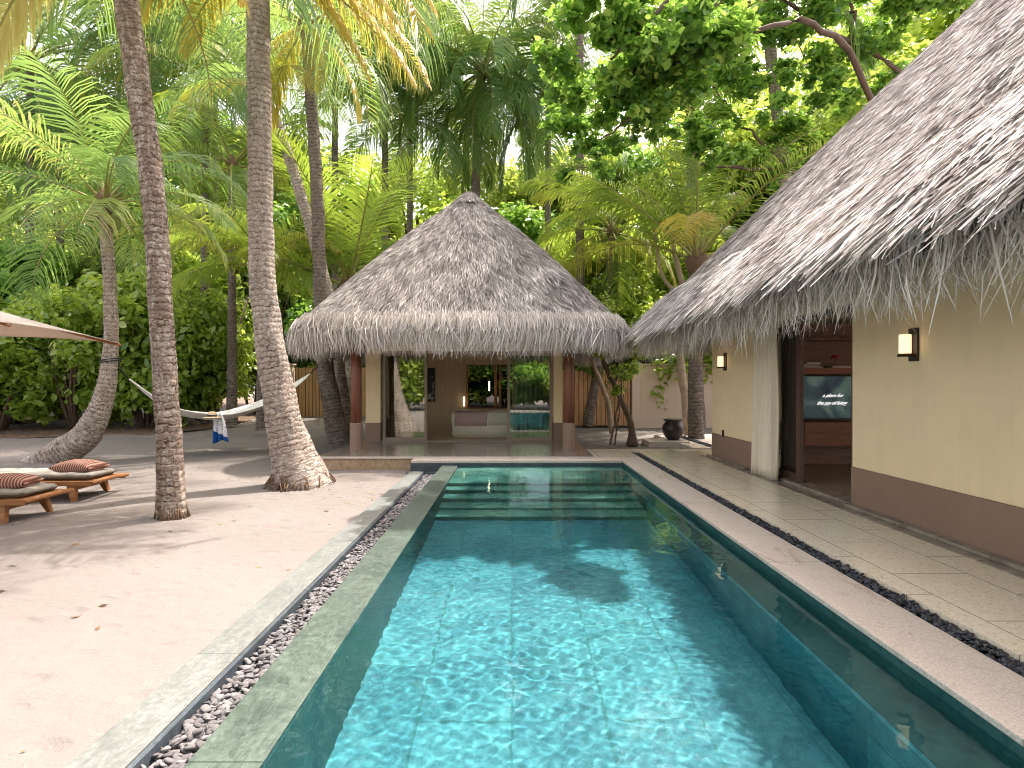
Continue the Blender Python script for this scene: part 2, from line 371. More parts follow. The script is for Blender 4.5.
LEAF_A = leafmat('bush_leaf', [(0, (.06, .13, .02)), (.3, (.20, .32, .05)), (.65, (.42, .54, .11)), (1, (.80, .82, .45))], .58, .24, .7)
LEAF_B = leafmat('broad_leaf', [(0, (.035, .11, .025)), (.35, (.11, .26, .045)), (.7, (.28, .47, .08)), (1, (.60, .70, .16))], .5, .3, .5, (.50, .78, .10))
LEAF_C = leafmat('pale_leaf', [(0, (.05, .09, .03)), (.5, (.12, .19, .05)), (1, (.42, .48, .18))], .58, .4)
PETIOLE = plain('petiole', (.28, .26, .07), .5, .4, 4); HUSK = plain('brown_husk', (.16, .10, .06), .9, .4, 9, .6); COCO = plain('green_coconut', (.16, .20, .04), .45, .3, 3)
TEAK = M_wood('teak', (.22, .085, .03), (.44, .20, .075), .5); POSTW = M_wood('red_brown_post', (.13, .045, .025), (.27, .11, .065), .4, 2, .5)
DARKW = M_wood('dark_wood', (.06, .032, .024), (.15, .085, .065), .35, 0); FRAMEW = plain('taupe_frame', (.30, .23, .17), .5, .08); REDW = M_wood('drawer_wood', (.26, .10, .07), (.42, .19, .13), .35, 0)
PANELW = M_wood('oak_panel', (.46, .34, .22), (.62, .47, .32), .5, 2, .6); PLANKS = M_planks()
CUSH = plain('grey_cushion', (.30, .275, .235), .95, .06, 6, .2); STRIPE = M_stripe()
CANVAS_ = plain('parasol_canvas', (.72, .66, .60), .9, .04, 3); LINEN = plain('linen', (.62, .58, .50), .9, .06, 4, .2); MAUVE = plain('mauve_throw', (.50, .36, .36), .95, .08, 5, .3)
CURT = plain('linen_curtain', (.80, .70, .57), .9, .06, 5); ROPEW = plain('white_rope', (.74, .72, .66), .9, .08, 30); ROPED = plain('dark_rope', (.03, .028, .03), .9, .1, 30)
BRONZE = plain('dark_bronze', (.035, .025, .02), .4, .2, 6); POT = plain('black_glazed_pot', (.03, .022, .02), .3, .4, 6, .3)
STRAWHAT = plain('straw', (.55, .42, .26), .9, .1, 30, .3); GLASS = M_glass('door_glass', (.8, .84, .82), 1.3); MIRROR = M_glass('smoked_glass', (.02, .02, .02), .8)

CABW = M_wood('cabinet_wood', (.16, .09, .07), (.34, .20, .15), .35, 0)
# ------------------------------------------------------------------ auto offset: parts are written in world space, stored relative to their thing
def offset(p):
    o = Vector((0, 0, 0))
    while p is not None: o += p.location; p = p.parent
    return tuple(o)
_mb_build = MB.build
def _b(s, name, m, parent=None, bevel=0, segs=2, kind=None, label=None):
    o = _mb_build(s, name, m, parent, offset(parent) if parent is not None else None, bevel, segs)
    if kind: o['kind'] = kind
    if label: o['label'] = label
    return o
MB.build = _b
def npm(name, V, Fq, m, parent=None, **k):
    return np_mesh(name, V, Fq, m, parent, off=offset(parent) if parent is not None else None, **k)

# ------------------------------------------------------------------ ground
PX0, PX1, PY0, PY1 = -1.05, 2.18, -1.0, 11.15      # water edges
def gz(x, y):
    l = -.25 + min(max((y - 14) * .02, 0), .25)
    r = -.12 + min(max((y - 14) * .006, 0), .05)
    t = min(max((x + 6) / 5, 0), 1); t = t * t * (3 - 2 * t)
    if y < 11.7: return l
    return l + (r - l) * t
def sand_patch(mb, x0, x1, y0, y1, nx, ny):
    b = [(x0 + (x1 - x0) * i / nx, y0 + (y1 - y0) * j / ny) for j in range(ny + 1) for i in range(nx + 1)]
    vs = [(x, y, gz(x, y) + (.018 * (math.sin(x * 1.7 + y * .6) + math.sin(y * 2.3 - x * .8)) if x < -2.2 and y < 30 else 0)) for x, y in b]
    mb.add(vs, [(j * (nx + 1) + i, j * (nx + 1) + i + 1, (j + 1) * (nx + 1) + i + 1, (j + 1) * (nx + 1) + i) for j in range(ny) for i in range(nx)], 0, True)
mb = MB()
sand_patch(mb, -26, -1.97, -6, 34, 110, 170); sand_patch(mb, -1.97, 20, 11.65, 34, 60, 60)
sand_patch(mb, 4.3, 20, -6, 11.65, 6, 6); sand_patch(mb, -1.97, 4.3, -6, -1.3, 3, 3)
sand_patch(mb, -120, -26, -60, 140, 6, 12); sand_patch(mb, 20, 120, -60, 140, 6, 12)
sand_patch(mb, -26, 20, 34, 140, 8, 6); sand_patch(mb, -26, 20, -60, -6, 6, 4)
mb.build('sand', SAND, kind='structure')
# leaf litter under the shrubs
poly = [(-60, 17.6), (-24, 17.7), (-19.5, 17.2), (-16.5, 17.6), (-15, 17.5), (-13.6, 18.1), (-12.4, 18.3), (-11.4, 19.2), (-10.9, 20.2), (-11.6, 22), (-12.6, 24.5), (-12.4, 27), (-9, 29), (-6, 27.5), (-5.8, 27.0), (2, 24), (20, 21.6), (60, 22), (60, 60), (-60, 60)]
top = []
for i, (x, y) in enumerate(poly[:-2]):
    top.append((x, y))
    x2, y2 = poly[i + 1]
    if abs(x2 - x) < 8:
        for k in (.33, .66): top.append((x + (x2 - x) * k + random.uniform(-.12, .12), y + (y2 - y) * k + random.uniform(-.2, .2)))
mb = MB()
for (x, y), (x2, y2) in zip(top, top[1:]):
    ya, yb = [60, 60]
    mb.add([(x, y, gz(x, y) + .02), (x2, y2, gz(x2, y2) + .02), (x2, y2 + 2, gz(x2, y2 + 2) + .06), (x, y + 2, gz(x, y + 2) + .06), (x2, 62, .12), (x, 62, .12)], [(0, 1, 2, 3), (3, 2, 4, 5)], 0, True)
mb.build('leaf_litter', LITTER, kind='stuff')

# ------------------------------------------------------------------ pool
zf = -1.17
mb = MB()
sh = [(9.3, -.215), (8.93, -.44), (8.56, -.66), (8.19, -.88), (7.82, -1.0)]
# floor, left wall, shelf on the right, steps; single skin boxes with thickness below
mb.box(PX0, 1.87, PY0, 7.9, zf - .2, zf)                                  # floor
mb.box(1.87, 1.90, PY0, 7.9, zf, -.335)                                   # riser of the side shelf
pb = mb.build('pool_basin', POOL, kind='structure')
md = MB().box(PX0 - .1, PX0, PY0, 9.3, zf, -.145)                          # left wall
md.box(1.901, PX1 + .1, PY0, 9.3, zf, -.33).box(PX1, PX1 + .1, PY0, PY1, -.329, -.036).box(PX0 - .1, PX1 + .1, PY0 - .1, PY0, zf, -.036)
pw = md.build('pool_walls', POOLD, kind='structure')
ms = MB().box(PX0, PX1, 9.3, PY1 + .1, zf, -.215)
for (y, z), (y2, _) in zip(sh[1:], sh): ms.box(PX0, 1.90, y, y2, zf, z)
ps = ms.build('pool_steps', POOLS, kind='structure')
for q in (pb, pw, ps): q.cycles.is_caustics_receiver = True
sun_d.cycles.is_caustics_light = True
# water surface: real ripples
nx, ny = 260, 960
xs = np.linspace(PX0 - .002, PX1 + .002, nx); ys = PY0 + (PY1 + .05 - PY0) * np.linspace(0, 1, ny)
X, Y = np.meshgrid(xs, ys)
Z = np.zeros_like(X)
rng = np.random.default_rng(3)
for k in range(60):
    lam = .055 * (.7 / .055) ** rng.uniform(0, 1); an = rng.uniform(0, 2 * np.pi); kx, ky = np.cos(an) * 2 * np.pi / lam, np.sin(an) * 2 * np.pi / lam
    wob = .35 * np.sin(X * rng.uniform(.6, 2.2) + rng.uniform(0, 6)) + .35 * np.sin(Y * rng.uniform(.5, 1.8) + rng.uniform(0, 6))
    Z += .00023 * lam ** .42 * np.sin(kx * X + ky * Y + rng.uniform(0, 6.28) + wob * 5)
amp = .55 + .6 * np.exp(-((X - .3) ** 2 / 1.2 + (Y - 4.6) ** 2 / 3.0)) - .25 * np.clip((Y - 7) / 4, 0, 1)
Z *= amp * .8
for cx, cy, a in ((.05, 4.35, .0006), (.42, 5.0, .0004)):
    r = np.hypot(X - cx, Y - cy); Z += a * np.sin(r * 2 * np.pi / .13) * np.exp(-r / .75) * (1 - np.exp(-r / .12))
V = np.stack([X.ravel(), Y.ravel(), (Z - .1).ravel()], 1)
idx = np.arange(nx * ny).reshape(ny, nx)
Fq = np.stack([idx[:-1, :-1].ravel(), idx[:-1, 1:].ravel(), idx[1:, 1:].ravel(), idx[1:, :-1].ravel()], 1)
wt = npm('pool_water', V, Fq, WATER, smooth=True); wt['kind'] = 'structure'
if 1: wt.cycles.is_caustics_caster = True
# overflow ledge, pebble channel, kerb
mb = MB().box(-1.37, PX0, PY0, PY1, -.14, -.094).box(-1.37, PX0 - .105, PY0, PY1, -.34, -.141)
mb.build('overflow_ledge', LEDGE, kind='structure', bevel=.008)
MB().box(-1.74, -1.37, PY0, 11.5, -.40, -.34).build('pebble_channel', DARKT, kind='structure')
mb = MB().box(-1.99, -1.725, -4, 11.3, -.4, -.205); mb.build('channel_kerb', KERB, kind='structure', bevel=.006)
MB().box(-1.722, -1.695, -4, 11.3, -.4, -.215).build('channel_kerb_liner', DARKT, kind='structure')
MB().box(-1.99, -1.05, 11.15, 11.2, -.45, -.05).box(-2.05, -1.05, 11.0, 11.149, -.45, -.215).build('channel_end_wall', DARKT, kind='structure')
# coping
mb = MB().box(PX1 - .02, 2.62, PY0 - .4, 11.6, -.035, 0)
mb.build('pool_coping', COPING, kind='structure', bevel=.006)
MB().box(PX1 + .005, 2.62, PY0 - .4, 11.6, -.3, -.036).build('coping_base', STEPS, kind='structure')
MB().box(-1.98, PX1 - .021, 11.15, 11.6, -.05, 0).build('pool_end_coping', COPING, kind='structure', bevel=.006)
MB().box(PX0, PX1, 11.149, 11.2, -.23, -.051).build('pool_end_tiles', DARKT, kind='structure')
# veranda and terrace
MB().box(2.62, 2.81, PY0 - .4, 12.6, -.3, -.06).build('drain_channel', DARKT, kind='structure')
MB().box(2.81, 3.93, PY0 - .4, 13.1, -.3, 0).box(3.93, 9.5, 11.95, 13.1, -.3, 0).box(2.62, 2.81, 12.6, 13.1, -.3, 0).box(1.7, 2.62, 11.604, 13.1, -.3, 0).build('terrace_paving', TERR, kind='structure')
MB().box(3.93, 4.16, PY0 - .4, 11.95, -.3, .012).build('terrace_edge_paving', DECK, kind='structure')
MB().box(-4.05, 1.696, 11.75, 19.5, -.3, 0).build('veranda_floor', DECK, kind='structure')
MB().box(-4.07, -1.98, 11.6, 11.75, -.3, -.03).build('veranda_step_riser', STEPS, kind='structure', bevel=.02)
MB().box(-4.09, -1.98, 11.58, 11.752, -.028, .002).box(-1.98, 1.699, 11.604, 11.752, -.028, .002).build('veranda_nosing', COPING, kind='structure')
# far garden path with its own pebble strip
MB().box(4.3, 6.2, 13.5, 17.2, -.13, -.02).build('garden_path', COPING, kind='structure', bevel=.01)
MB().box(4.75, 4.95, 13.5, 17.0, -.03, -.012).build('garden_drain', DARKT, kind='structure')

# ------------------------------------------------------------------ pebbles (gravel nobody could count)
def ico():
    bm = bmesh.new(); bmesh.ops.create_icosphere(bm, subdivisions=2, radius=1)
    v = np.array([x.co[:] for x in bm.verts]); f = np.array([[l.index for l in x.verts] for x in bm.faces]); bm.free(); return v, f
IV, IF = ico()
def pebbles(name, m, x0, x1, y0, y1, z, n, smin, smax, layers=2, seed=1):
    rng = np.random.default_rng(seed); Vs = []; Fs = []; A = []; b = 0
    for i in range(n):
        s = rng.uniform(smin, smax); sc = np.array([s, s * rng.uniform(.55, .85), s * rng.uniform(.28, .5)])
        nz = 1 + .13 * np.sin(IV @ rng.normal(size=3) * 2.2 + rng.uniform(0, 6))[:, None]
        v = IV * nz * sc
        e = Euler((rng.normal() * .35, rng.normal() * .35, rng.uniform(0, 6.28))).to_matrix(); v = v @ np.array(e).T
        p = np.array([rng.uniform(x0 + s * .5, x1 - s * .5), y0 + (y1 - y0) * rng.uniform(0, 1) , z + rng.uniform(0, 1) * smin * layers])
        Vs.append(v + p); Fs.append(IF + b); b += len(v); A.append(np.full(len(v), rng.uniform()))
    o = npm(name, np.concatenate(Vs), np.concatenate(Fs), m, smooth=True, attr=np.concatenate(A)); o['kind'] = 'stuff'; return o
PEB = Mat('grey_pebble', .75, .3); PEB.base(PEB.mix(PEB.math('MULTIPLY', PEB.noise(PEB.coord(), 40, 4), .6), PEB.ramp(PEB.rnd(), [(0, (.04, .041, .045)), (.5, (.095, .094, .098)), (1, (.22, .215, .215))]), (.2, .18, .17)))
PEBD = Mat('black_pebble', .45, .5); PEBD.base(PEBD.ramp(PEBD.rnd(), [(0, (.012, .014, .02)), (.7, (.035, .038, .05)), (1, (.08, .085, .10))]))
pebbles('grey_river_pebbles', PEB.m, -1.69, -1.37, 1.6, 11.0, -.285, 6200, .015, .034, 2.6, 1)
pebbles('black_river_pebbles', PEBD.m, 2.63, 2.80, 1.9, 12.6, -.045, 4200, .014, .030, 2.2, 2)
pebbles('black_path_pebbles', PEBD.m, 4.75, 4.95, 13.5, 17, -.01, 500, .016, .03, 1, 3)

# ------------------------------------------------------------------ thatched roofs
def roof_frame(x0, x1, y0, y1, rr, z0, ra, rb, zr, nper=160, prof=None):
    """rounded rectangle eave joined to a ridge segment ra-rb; returns arrays for eave and ridge point per perimeter sample"""
    pts = []
    cs = [(x1 - rr, y0 + rr, -90), (x1 - rr, y1 - rr, 0), (x0 + rr, y1 - rr, 90), (x0 + rr, y0 + rr, 180)]
    for cx, cy, a0 in cs:
        for k in range(9):
            a = R(a0 + 90 * k / 8); pts.append((cx + rr * math.cos(a), cy + rr * math.sin(a)))
    pts.append(pts[0]); pts = np.array(pts)
    d = np.r_[0, np.cumsum(np.hypot(*np.diff(pts, axis=0).T))]
    s = np.linspace(0, d[-1], nper + 1)
    ex = np.interp(s, d, pts[:, 0]); ey = np.interp(s, d, pts[:, 1])
    a = np.array(ra); b = np.array(rb); ab = b - a; L2 = max((ab ** 2).sum(), 1e-6)
    hw = (x1 - x0) / 2
    tt = np.zeros_like(s)
    if L2 > 1e-3:   # ridge point: project with hips
        tt = np.clip(((ex - a[0]) * ab[0] + (ey - a[1]) * ab[1]) / L2, 0, 1)
    rx = a[0] + ab[0] * tt; ry = a[1] + ab[1] * tt
    return s, ex, ey, rx, ry, z0, zr
def roof_pt(fr, s, t, sag=.0):
    S, ex, ey, rx, ry, z0, zr = fr
    x0_ = np.interp(s, S, ex); y0_ = np.interp(s, S, ey); x1_ = np.interp(s, S, rx); y1_ = np.interp(s, S, ry)
    z = z0 + (zr - z0) * (t + sag * np.sin(np.pi * t))
    return np.stack([x0_ + (x1_ - x0_) * t, y0_ + (y1_ - y0_) * t, z], -1)
def roof_shell(name, fr, parent, levels=24, sag=.0, drop=.3, soffit=.8):
    S = fr[0]; n = len(S); rows = []
    # soffit ring, lower lip, then up the slope
    e = roof_pt(fr, S, np.zeros(n)); inn = roof_pt(fr, S, np.full(n, soffit / 5.0)); 
    low = e.copy(); low[:, 2] -= drop; inn[:, 2] = e[0, 2] - drop * .4
    rows.append(inn); rows.append(low)
    for t in np.linspace(0, 1, levels): rows.append(roof_pt(fr, S, np.full(n, t), sag))
    V = np.concatenate(rows); M = len(rows)
    g = np.arange(n * M).reshape(M, n)
    Fq = np.stack([g[:-1, :-1].ravel(), g[:-1, 1:].ravel(), g[1:, 1:].ravel(), g[1:, :-1].ravel()], 1)
    tt = np.concatenate([np.full(n, k) for k in ([-1.2, -.3] + list(np.linspace(0, 6, levels)))])
    uv = np.stack([np.tile(S, M), tt, np.zeros(n * M)], 1)
    return npm(name, V, Fq, THATCHB, parent, uv=uv, smooth=True)
def strands(fr, n, srange, trange, L, W, rng, sag=0, lift=.03, jit=.25):
    s = rng.uniform(*srange, n); t = trange[0] + (trange[1] - trange[0]) * (1 - np.sqrt(rng.uniform(0, 1, n)) if trange[1] > .9 else rng.uniform(0, 1, n))
    p = roof_pt(fr, s, t, sag); e = .01
    du = roof_pt(fr, s, t - e, sag) - p; du /= np.linalg.norm(du, axis=1)[:, None] + 1e-9
    dl = roof_pt(fr, s + .02, t, sag) - p; ln = np.linalg.norm(dl, axis=1)[:, None]; dl = dl / (ln + 1e-9)
    nn = np.cross(du, dl); nn /= np.linalg.norm(nn, axis=1)[:, None] + 1e-9
    nn *= np.sign(nn[:, 2:3] + 1e-9)
    dl = np.cross(nn, du)
    l = L * rng.uniform(.55, 1.25, n)[:, None]; w = W * rng.uniform(.6, 1.5, n)[:, None]
    sw = .22 * np.sin(s * 4.1 + 3 * np.sin(t * 13)) * np.sin(t * 31 + 2 * np.sin(s * 2.3)); patch = .10 * np.sin(s * 2.7 + 4 * np.sin(t * 9.)) + .08 * np.sin(s * 9 + t * 60)
    j1 = (sw + rng.normal(0, jit, n))[:, None]; j2 = j1 + rng.normal(0, jit * .7, n)[:, None]
    up = lift * rng.uniform(.3, 1.5, n)[:, None]
    tw = (dl * np.cos(rng.normal(0, .5, n))[:, None] + nn * np.sin(rng.normal(0, .5, n))[:, None])
    a = p + nn * (.01 + up * .3); b = a + du * l * .5 + dl * l * j1 * .5 + nn * up * .8; c = b + du * l * .5 + dl * l * j2 * .5 + nn * up * .3
    V = np.stack([a - tw * w / 2, a + tw * w / 2, b + tw * w / 2, b - tw * w / 2, c + tw * w * .25, c - tw * w * .25], 1).reshape(-1, 3)
    k = np.arange(n)[:, None] * 6
    Fq = np.concatenate([k + [0, 1, 2, 3], k + [3, 2, 4, 5]])
    A = np.repeat(np.clip(rng.normal(.5, .27, n) + patch, 0, 1), 6)
    return V, Fq, A
def fringe(fr, n, srange, rng, hang=(.35, .7), W=.009, inner=.35, out=.35, zoff=.0, wild=.12):
    s = rng.uniform(*srange, n); t = -rng.uniform(0, 1, n) * 0 + rng.uniform(0, 1, n) ** 1.5 * .045
    p = roof_pt(fr, s, t); q = roof_pt(fr, s, t - .02); du = q - p; du /= np.linalg.norm(du, axis=1)[:, None]
    h = du.copy(); h[:, 2] = 0; h /= np.linalg.norm(h, axis=1)[:, None]
    lat = np.stack([-h[:, 1], h[:, 0], np.zeros(n)], 1)
    clump = .5 + .5 * np.sin(s * 23 + 3 * np.sin(s * 7.1)) * np.sin(s * 11.3)
    l = (hang[0] + (hang[1] - hang[0]) * (rng.uniform(0, 1, n) * .75 + .25 * clump))[:, None]
    depth = rng.uniform(0, inner, n)[:, None]
    start = p - h * depth * .6 + np.array([0, 0, 1.]) * (zoff - depth * .12 + rng.uniform(-.05, .05, n)[:, None])
    o1 = out * rng.uniform(.5, 1.4, n)[:, None]; j = rng.normal(0, wild, n)[:, None]; j2 = j + rng.normal(0, wild * 1.3, n)[:, None]
    dn = np.array([0, 0, -1.])
    d1 = h * o1 * 1.6 + dn * .75 + lat * j; d1 /= np.linalg.norm(d1, axis=1)[:, None]
    d2 = h * o1 * .55 + dn + lat * j2; d2 /= np.linalg.norm(d2, axis=1)[:, None]
    d3 = h * rng.normal(0, .22, n)[:, None] + dn + lat * (j2 + rng.normal(0, wild * 1.5, n)[:, None]); d3 /= np.linalg.norm(d3, axis=1)[:, None]
    a = start; b = a + d1 * l * .3; c = b + d2 * l * .4; d = c + d3 * l * .3
    w = (W * rng.uniform(.6, 1.5, n))[:, None]; an = rng.normal(0, .7, n)[:, None]; tw = lat * np.cos(an) + h * np.sin(an)
    V = np.stack([a - tw * w / 2, a + tw * w / 2, b + tw * w / 2, b - tw * w / 2, c + tw * w * .42, c - tw * w * .42, d + tw * w * .12, d - tw * w * .12], 1).reshape(-1, 3)
    k = np.arange(n)[:, None] * 8
    Fq = np.concatenate([k + [0, 1, 2, 3], k + [3, 2, 4, 5], k + [5, 4, 6, 7]])
    return V, Fq, np.repeat(np.clip(rng.normal(.62, .22, n), 0, 1), 8)

# ------------------------------------------------------------------ garden pavilion
pav = thing('garden_pavilion', 'square pavilion with conical grey thatched roof at the far end of the pool', 'pavilion', (-1.2, 14.7, 0))
ZE = 2.74
frp = roof_frame(-4.95, 2.6, 12.2, 19.7, .9, ZE, (-1.2, 15.95), (-1.2, 15.951), 6.83, 200)
SAGP = .035
roof_shell('roof', frp, pav, sag=SAGP, drop=.28, soffit=.9)
L = frp[0][-1]
rng = np.random.default_rng(11)
V, Fq, A = strands(frp, 90000, (0, L), (0, .985), .24, .011, rng, SAGP, .022, .22)
ro = [c for c in pav.children if c.name.startswith('roof')][0]
npm('thatch', V, Fq, THATCH, ro, attr=A)
V, Fq, A = fringe(frp, 30000, (0, L), rng, (.42, .98), .013, .26, .28, .17, .2)
npm('eave_fringe', V, Fq, FRINGE, ro, attr=A)
frc = roof_frame(-1.66, -.74, 15.49, 16.41, .46, 6.50, (-1.2, 15.95), (-1.2, 15.951), 6.92, 48)
mb = MB().lathe((-1.2, 15.95, 6.44), [(.47, 0), (.42, .1), (.26, .26), (.12, .38), (0, .44)], 24)
mb.build('roof_cap', THATCHB, ro)
V, Fq, A = strands(frc, 1800, (0, frc[0][-1]), (0, .9), .2, .012, rng, 0, .02, .1)
npm('cap_thatch', V, Fq, THATCH, ro, attr=A)
# body
YF = 14.7
mb = MB()
for x0, x1 in ((-3.78, -3.40), (1.075, 1.30)): mb.box(x0, x1, YF, YF + .3, .5, 2.7)
mb.box(-3.78, 1.30, YF + .02, YF + .28, 2.36, 2.69)
mb.box(-3.78, -3.6, YF + .3, 15.3, .5, 2.7); mb.box(-3.78, -3.6, 17.3, 19.2, .5, 2.7); mb.box(-3.78, -3.6, 15.3, 17.3, 2.35, 2.7); mb.box(1.12, 1.30, YF + .3, 15.6, .5, 2.7); mb.box(1.12, 1.30, 17.5, 19.2, .5, 2.7); mb.box(1.12, 1.30, 15.6, 17.5, 2.35, 2.7)  # unseen side openings, added to let daylight into the room
mb.box(-3.78, 1.30, 19.2, 19.4, 0, 2.7); mb.build('wall', CREAM, pav)
for x0, x1 in ((-3.79, -3.395), (1.07, 1.31)): MB().box(x0, x1, YF - .01, YF + .31, 0, .5).build('plinth', BROWN, pav, bevel=.004)
MB().box(-3.79, -3.6, YF + .312, 19.2, 0, .5).build('plinth', BROWN, pav); MB().box(1.12, 1.31, YF + .312, 19.2, 0, .5).build('plinth', BROWN, pav)
MB().box(-3.6, 1.12, YF + .02, 19.2, 2.55, 2.6).build('ceiling', CREAM, pav)
MB().box(-3.595, 1.115, YF + .3, 19.195, .002, .03).build('floor', PANELW, pav)
MB().box(-3.39, 1.065, YF + .05, YF + .25, 0, .035).build('door_track', FRAMEW, pav)
MB().box(-3.39, 1.065, YF + .05, YF + .25, 2.3, 2.355).build('door_track', FRAMEW, pav)
def door(x0, x1, y):
    mb = MB(); w = .075; mb.box(x0, x0 + w, y, y + .06, .036, 2.3).box(x1 - w, x1, y, y + .06, .036, 2.3).box(x0 + w, x1 - w, y, y + .06, .036, .036 + w).box(x0 + w, x1 - w, y, y + .06, 2.3 - w, 2.3)
    d = mb.build('glass_door', FRAMEW, pav, bevel=.004)
    MB().box(x0 + w, x1 - w, y + .025, y + .035, .036 + w, 2.3 - w).build('pane', GLASS, d)
door(-3.36, -2.2, YF + .06); door(-.12, 1.05, YF + .06)
def post(x, y):
    p = MB().tube([(x, y, .62), (x, y, 1.6), (x, y, 2.72)], [.125, .12, .115], 20).build('post', POSTW, pav)
    MB().lathe((x, y, 0), [(.15, 0), (.15, .015), (.142, .03), (.142, .60), (.136, .615), (.12, .62)], 24).build('post_base', BROWN, p)
post(-3.56, 13.0); post(1.30, 13.0)
MB().box(-3.7, 1.45, 12.93, 13.07, 2.60, 2.72).build('eave_beam', DARKW, pav)
# interior panelled partition
YP = 17.6
mb = MB().box(-3.59, -1.42, YP, YP + .1, .03, 2.5)
for z in (.55, 1.05, 1.4, 1.75, 2.1): mb.box(-2.2, -1.5, YP - .012, YP, z - .3, z - .012)
mb.box(.0, 1.11, YP, YP + .1, .03, 2.5); mb.box(-1.42, .0, YP, YP + .1, 2.1, 2.5); mb.box(-1.42, 0, YP, YP + .1, .03, .74)
mb.build('partition', PANELW, pav)
mb = MB().box(-1.42, -1.36, YP - .03, YP + .1, .75, 2.1).box(-.55, -.46, YP - .03, YP + .1, .75, 2.1).box(-1.36, -.55, YP - .025, YP + .01, .745, .775)
mb.build('niche_frame', TEAK, pav)
MB().box(-.40, -.34, YP - .03, YP, .75, 2.1).build('niche_upright', TEAK, pav)
for z in (1.0, 1.35, 1.7, 2.0): MB().box(-.338, 0, YP - .05, YP, z, z + .015).build('niche_shelf', TEAK, pav)
MB().box(-1.36, -.55, YP + .02, YP + .03, .75, 2.1).box(-.46, 0, YP + .04, YP + .05, .75, 2.1).build('smoked_panel', MIRROR, pav)

# ------------------------------------------------------------------ villa
vil = thing('thatched_villa', 'large cream villa with a steep grey thatched roof along the right side of the pool', 'villa', (4.15, 8, 0))
XW = 4.15
frv = roof_frame(2.9, 13.5, -5, 13.35, .9, 2.74, (8.2, 8.05), (8.2, .3), 8.35, 260)
roof_shell('roof', frv, vil, sag=.015, drop=.3, soffit=1.1)
vro = [c for c in vil.children if c.name.startswith('roof')][0]
S = frv[0]; ex, ey = frv[1], frv[2]
# perimeter range that faces the pool and the far end
far = S[(ex > 8) & (ey > 13)]; s0 = far.min() if len(far) else 0
vis = S[(ex < 3.0) & (ey > 1.2)]; s1 = vis.max(); s_a = S[(ey > 13.2)].min()
rng = np.random.default_rng(12)
V1, F1, A1 = strands(frv, 150000, (s_a, s1), (0, .97), .27, .0085, rng, .015, .034, .28)
V2, F2, A2 = strands(frv, 34000, (s_a, s1), (0, .13), .62, .014, rng, .015, .10, .24)
npm('thatch', np.concatenate([V1, V2]), np.concatenate([F1, F2 + len(V1)]), THATCH, vro, attr=np.concatenate([A1, np.clip(A2 + .12, 0, 1)]))
V, Fq, A = fringe(frv, 26000, (s_a, s1), rng, (.36, .95), .012, .50, .26, .14, .24)
V3, F3, A3 = fringe(frv, 1500, (s_a, s1), rng, (.75, 1.1), .011, .3, .25, .08, .30)
npm('eave_fringe', np.concatenate([V, V3]), np.concatenate([Fq, F3 + len(V)]), FRINGE, vro, attr=np.concatenate([A, np.clip(A3 + .15, 0, 1)]))
def rwall(mb, y0, y1, z0, z1, proud=0, r=.14, rnd0=False, rnd1=False, th=.26, mi=0):
    """wall slab along y whose pool-side corners may be rounded"""
    x = XW - proud; pts = []
    if rnd0:
        for k in range(7): a = R(270 - 90 * k / 6); pts.append((x + r + r * math.cos(a), y0 + r + r * math.sin(a)))
    else: pts.append((x, y0))
    if rnd1:
        for k in range(7): a = R(180 - 90 * k / 6); pts.append((x + r + r * math.cos(a), y1 - r + r * math.sin(a)))
    else: pts.append((x, y1))
    poly = [(XW + th, y0)] + pts + [(XW + th, y1)]
    n = len(poly); vs = [(a, b, z0) for a, b in poly] + [(a, b, z1) for a, b in poly]
    mb.add(vs, [tuple(range(n)), tuple(range(2 * n - 1, n - 1, -1))] + [(i, (i + 1) % n, (i + 1) % n + n, i + n) for i in range(n)], mi)
Y_A, Y_B, Y_C = 6.94, 9.82, 11.9
mb = MB(); rwall(mb, -5, Y_A, .49, 3.2); rwall(mb, Y_B, Y_C, .49, 3.2, rnd0=True, rnd1=True)
mb.box(XW + .02, XW + .24, Y_A, Y_B, 2.5, 3.2); mb.box(XW + .27, 13, Y_C - .25, Y_C, .0, 3.2); mb.box(12.75, 13, -5, 1, 0, 3.2); mb.box(12.75, 13, 4, 5, 0, 3.2); mb.box(12.75, 13, 9, Y_C - .25, 0, 3.2); mb.box(12.75, 13, 1, 4, 2.5, 3.2); mb.box(12.75, 13, 5, 9, 2.5, 3.2)  # far-side openings are made up to bring sky light into the villa room
mb.build('wall', CREAM, vil, bevel=.01)
mb = MB(); rwall(mb, -5, Y_A + .005, .012, .49, .012); mb.build('plinth', BROWN, vil, bevel=.004); mb = MB(); rwall(mb, Y_B - .005, Y_C + .005, .012, .49, .012, .145, True, True); mb.build('plinth', BROWN, vil, bevel=.004)
mb = MB(); mb.box(XW - .11, XW - .013, -5, Y_A, .013, .05); mb.box(XW - .09, XW - .013, Y_B + .1, Y_C, .013, .04); mb.build('skirting', DECK, vil, bevel=.008)
MB().box(XW + .0, XW + .25, Y_A + .006, Y_B - .006, .0, .045).build('door_sill', DECK, vil)
MB().box(XW + .26, 12.7, -4, 11.64, -.05, .03).build('room_floor', M_wood('villa_floor', (.20, .14, .09), (.33, .25, .17), .3, 1), vil)
MB().box(XW + .25, 12.7, -4, 11.64, 2.72, 2.8).build('room_ceiling', CREAM, vil)
MB().box(4.42, 12.7, 11.5, 11.64, .03, 2.7).build('room_wall', CREAM, vil)
